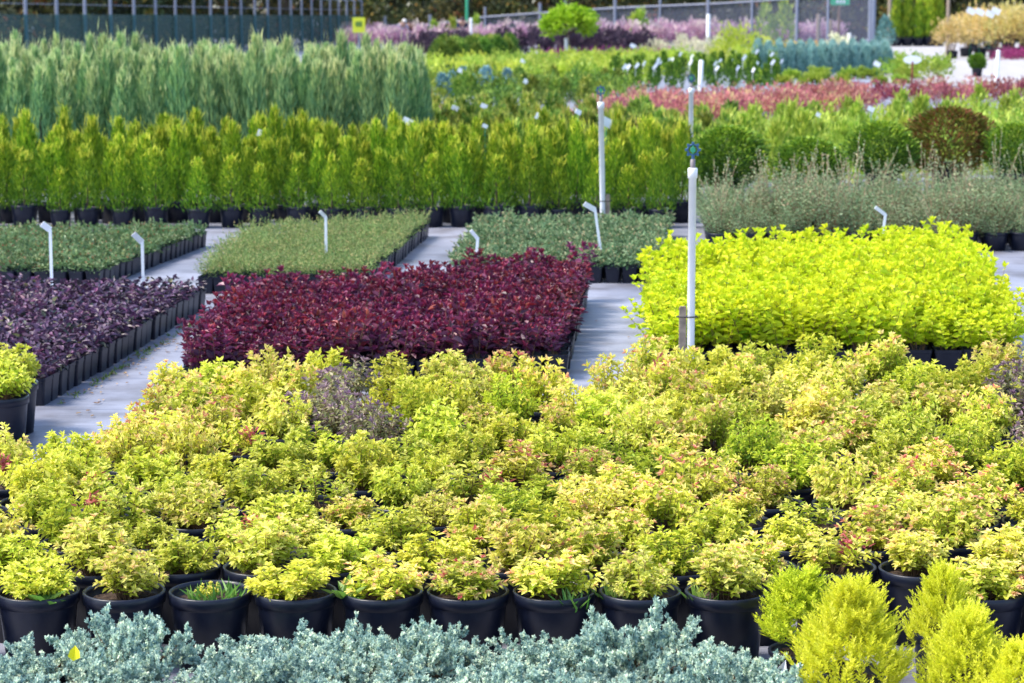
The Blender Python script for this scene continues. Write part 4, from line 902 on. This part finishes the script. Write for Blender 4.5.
# young green shrubs at the chain-link fence
YG = conifer(1.1, .32, 160, .22, .08, 'softgreen', 'cone', 1.1, .5, .2, 0, 0, 4).mesh('young_tree')
for j, (px, top) in enumerate(((434, 19), (453, 17), (476, 14), (633, 12), (640, 8), (765, 2), (784, -2))):
    Y = 114.0; X = XA(px, Y); solo('young_tree', YG, f'slim young green tree against the chain-link fence, {od(j + 1)} from left', 'young tree', (X, Y, gz(Y)), j, max(.6, hgt(Y, top) / 1.15), 'young trees along the chain-link fence')

#==================================================================== people bending behind the pink shrubs
def person(px, Y, top, label, hair, shirt, face):
    X = XA(px, Y, 1); h = hgt(Y, top); t = thing('person', label, 'person', (X, Y, gz(Y)), face, h / 1.36, None)
    def skin(name, V, Ed, r, m, parent, sub=2):
        me = bpy.data.meshes.new(name); me.from_pydata(V, Ed, []); me.materials.append(M[m]); o = part(name, me, parent)
        sk = o.modifiers.new('skin', 'SKIN'); l = me.skin_vertices[0].data if me.skin_vertices else None
        if l is None:
            me.attributes.new; 
        for i, q in enumerate(r):
            me.skin_vertices[0].data[i].radius = (q, q * .9) if not hasattr(q, '__len__') else q
        me.skin_vertices[0].data[0].use_root = True; sm = o.modifiers.new('sub', 'SUBSURF'); sm.levels = sm.render_levels = sub; o['label'] = name; del o['label']; return o
    # pelvis root, bent forward towards -Y, hands reaching down to the plants
    V = [(0, .10, .86), (0, .0, 1.0), (0, -.16, 1.12), (0, -.26, 1.19), (0, -.32, 1.22), (0, -.37, 1.25), (0, -.40, 1.30),
         (-.10, .09, .80), (-.11, .02, .46), (-.11, .10, .08), (-.11, -.06, .04), (.10, .09, .80), (.11, .02, .46), (.11, .10, .08), (.11, -.06, .04),
         (-.19, -.20, 1.14), (-.23, -.28, .88), (-.17, -.42, .70), (-.15, -.47, .62), (.19, -.20, 1.14), (.23, -.28, .88), (.17, -.42, .70), (.15, -.47, .62)]
    Ed = [(0, 1), (1, 2), (2, 3), (3, 4), (4, 5), (5, 6), (0, 7), (7, 8), (8, 9), (9, 10), (0, 11), (11, 12), (12, 13), (13, 14), (2, 15), (15, 16), (16, 17), (17, 18), (2, 19), (19, 20), (20, 21), (21, 22)]
    r = [(.15, .11), (.14, .10), (.16, .11), .06, .055, .095, .085, .085, .06, .042, .035, .085, .06, .042, .035, .055, .042, .033, .035, .055, .042, .033, .035]
    body = skin('body', V, Ed, r, 'skin', t)
    skin('shirt', [V[1], V[0], V[2], V[15], V[16], V[19], V[20]], [(0, 1), (0, 2), (2, 3), (3, 4), (2, 5), (5, 6)], [(.155, .115), (.16, .12), (.175, .125), .07, .055, .07, .055], shirt, t)
    skin('trousers', [(0, .10, .84), V[7], V[8], V[9], V[11], V[12], V[13]], [(0, 1), (1, 2), (2, 3), (0, 4), (4, 5), (5, 6)], [(.165, .125), .098, .075, .06, .098, .075, .06], 'navy', t)
    b = B(); C = np.array([0, -.375, 1.29]); n = 9; ring = []
    lathe(b, [(.001, .115), (.06, .10), (.098, .055), (.108, .0), (.10, -.03), (.07, -.035)], hair, 14); me = b.mesh('hair'); part('hair', me, t, (0, -.365, 1.285), 0, 1)
    b = B()
    for sx in (-1, 1): box(b, (sx * .035, -.475, 1.255), (.018, .01, .012), 'tyre')
    part('eyes', b.mesh('eyes'), body)
person(401, 112, 19.5, 'white-haired person in lilac bending behind the pink shrubs', 'hairw', 'lilac', .5)
person(412.5, 113, 20, 'dark-haired person stooping beside the white-haired one', 'hairb', 'red', -.4)
person(461.5, 112, 17.5, 'person in a navy shirt stooping behind pink shrubs', 'hairb', 'navy', .2)

#==================================================================== litter
b = B(); n = 170; P = []
FRl, BRl = np.array(W(56, 404)), np.array(W(208, 312))
for i in range(n):
    if i < 110:
        u = random.random(); p = FRl + (BRl - FRl) * u + [abs(random.gauss(0, .09)), random.gauss(0, .05)]
    else: p = np.array(W(random.uniform(60, 640), random.uniform(290, 420)))
    P.append([p[0], p[1], .006])
a = rng.uniform(0, 2 * PI, n); leaves(b, P, np.stack([np.cos(a), np.sin(a), np.full(n, .12)], 1), np.tile([0, 0, 1.], (n, 1)), rng.uniform(.012, .03, n), .012, rng.random(n), 'litter')
wb = B(); n = 60; P = []
for i in range(n):
    u = random.random(); p = FRl + (BRl - FRl) * u + [random.uniform(.0, .05), 0]; P.append([p[0], p[1], .0])
P = np.array(P)[rng.integers(0, n, 240)] + rng.normal(size=(240, 3)) * [.006, .006, 0]
leaves(wb, P, nrm(rng.normal(size=(240, 3)) * [.6, .6, .1] + [0, 0, .7]), rvec(240), rng.uniform(.012, .03, 240), .006, rng.random(240), 'weed')
setting('weeds', wb.mesh('weeds'), 'stuff')
setting('leaf_litter', b.mesh('leaf_litter'), 'stuff')

#==================================================================== light
w = bpy.data.worlds.new('World'); scn.world = w; w.use_nodes = True; nt = w.node_tree; nt.nodes.clear()
out = nt.nodes.new('ShaderNodeOutputWorld'); bg = nt.nodes.new('ShaderNodeBackground'); sky = nt.nodes.new('ShaderNodeTexSky')
sky.sky_type = 'NISHITA'; sky.sun_disc = False
sd = Vector((-.56, -.04, .82)).normalized()
el = math.asin(sd.z); azm = math.atan2(sd.x, sd.y)
sky.sun_elevation = el; sky.sun_rotation = azm; sky.air_density = 1.0; sky.dust_density = 1.5
bg.inputs['Strength'].default_value = .15
nt.links.new(sky.outputs[0], bg.inputs[0]); nt.links.new(bg.outputs[0], out.inputs[0])
sl = bpy.data.lights.new('sun', 'SUN'); sl.energy = 2.3; sl.angle = R(15); sl.color = (1, .93, .80)
so = bpy.data.objects.new('sun', sl); COL.objects.link(so); so.rotation_euler = sd.to_track_quat('Z', 'Y').to_euler(); so.location = (-5, 5, 30)
scn.view_settings.view_transform = 'Standard'; scn.view_settings.look = 'None'; scn.view_settings.exposure = 1.48; scn.view_settings.gamma = 1
scn.render.engine = 'CYCLES'
scn.cycles.max_bounces = 6; scn.cycles.diffuse_bounces = 3; scn.cycles.glossy_bounces = 2; scn.cycles.transmission_bounces = 3; scn.cycles.transparent_max_bounces = 6
scn.cycles.use_denoising = True
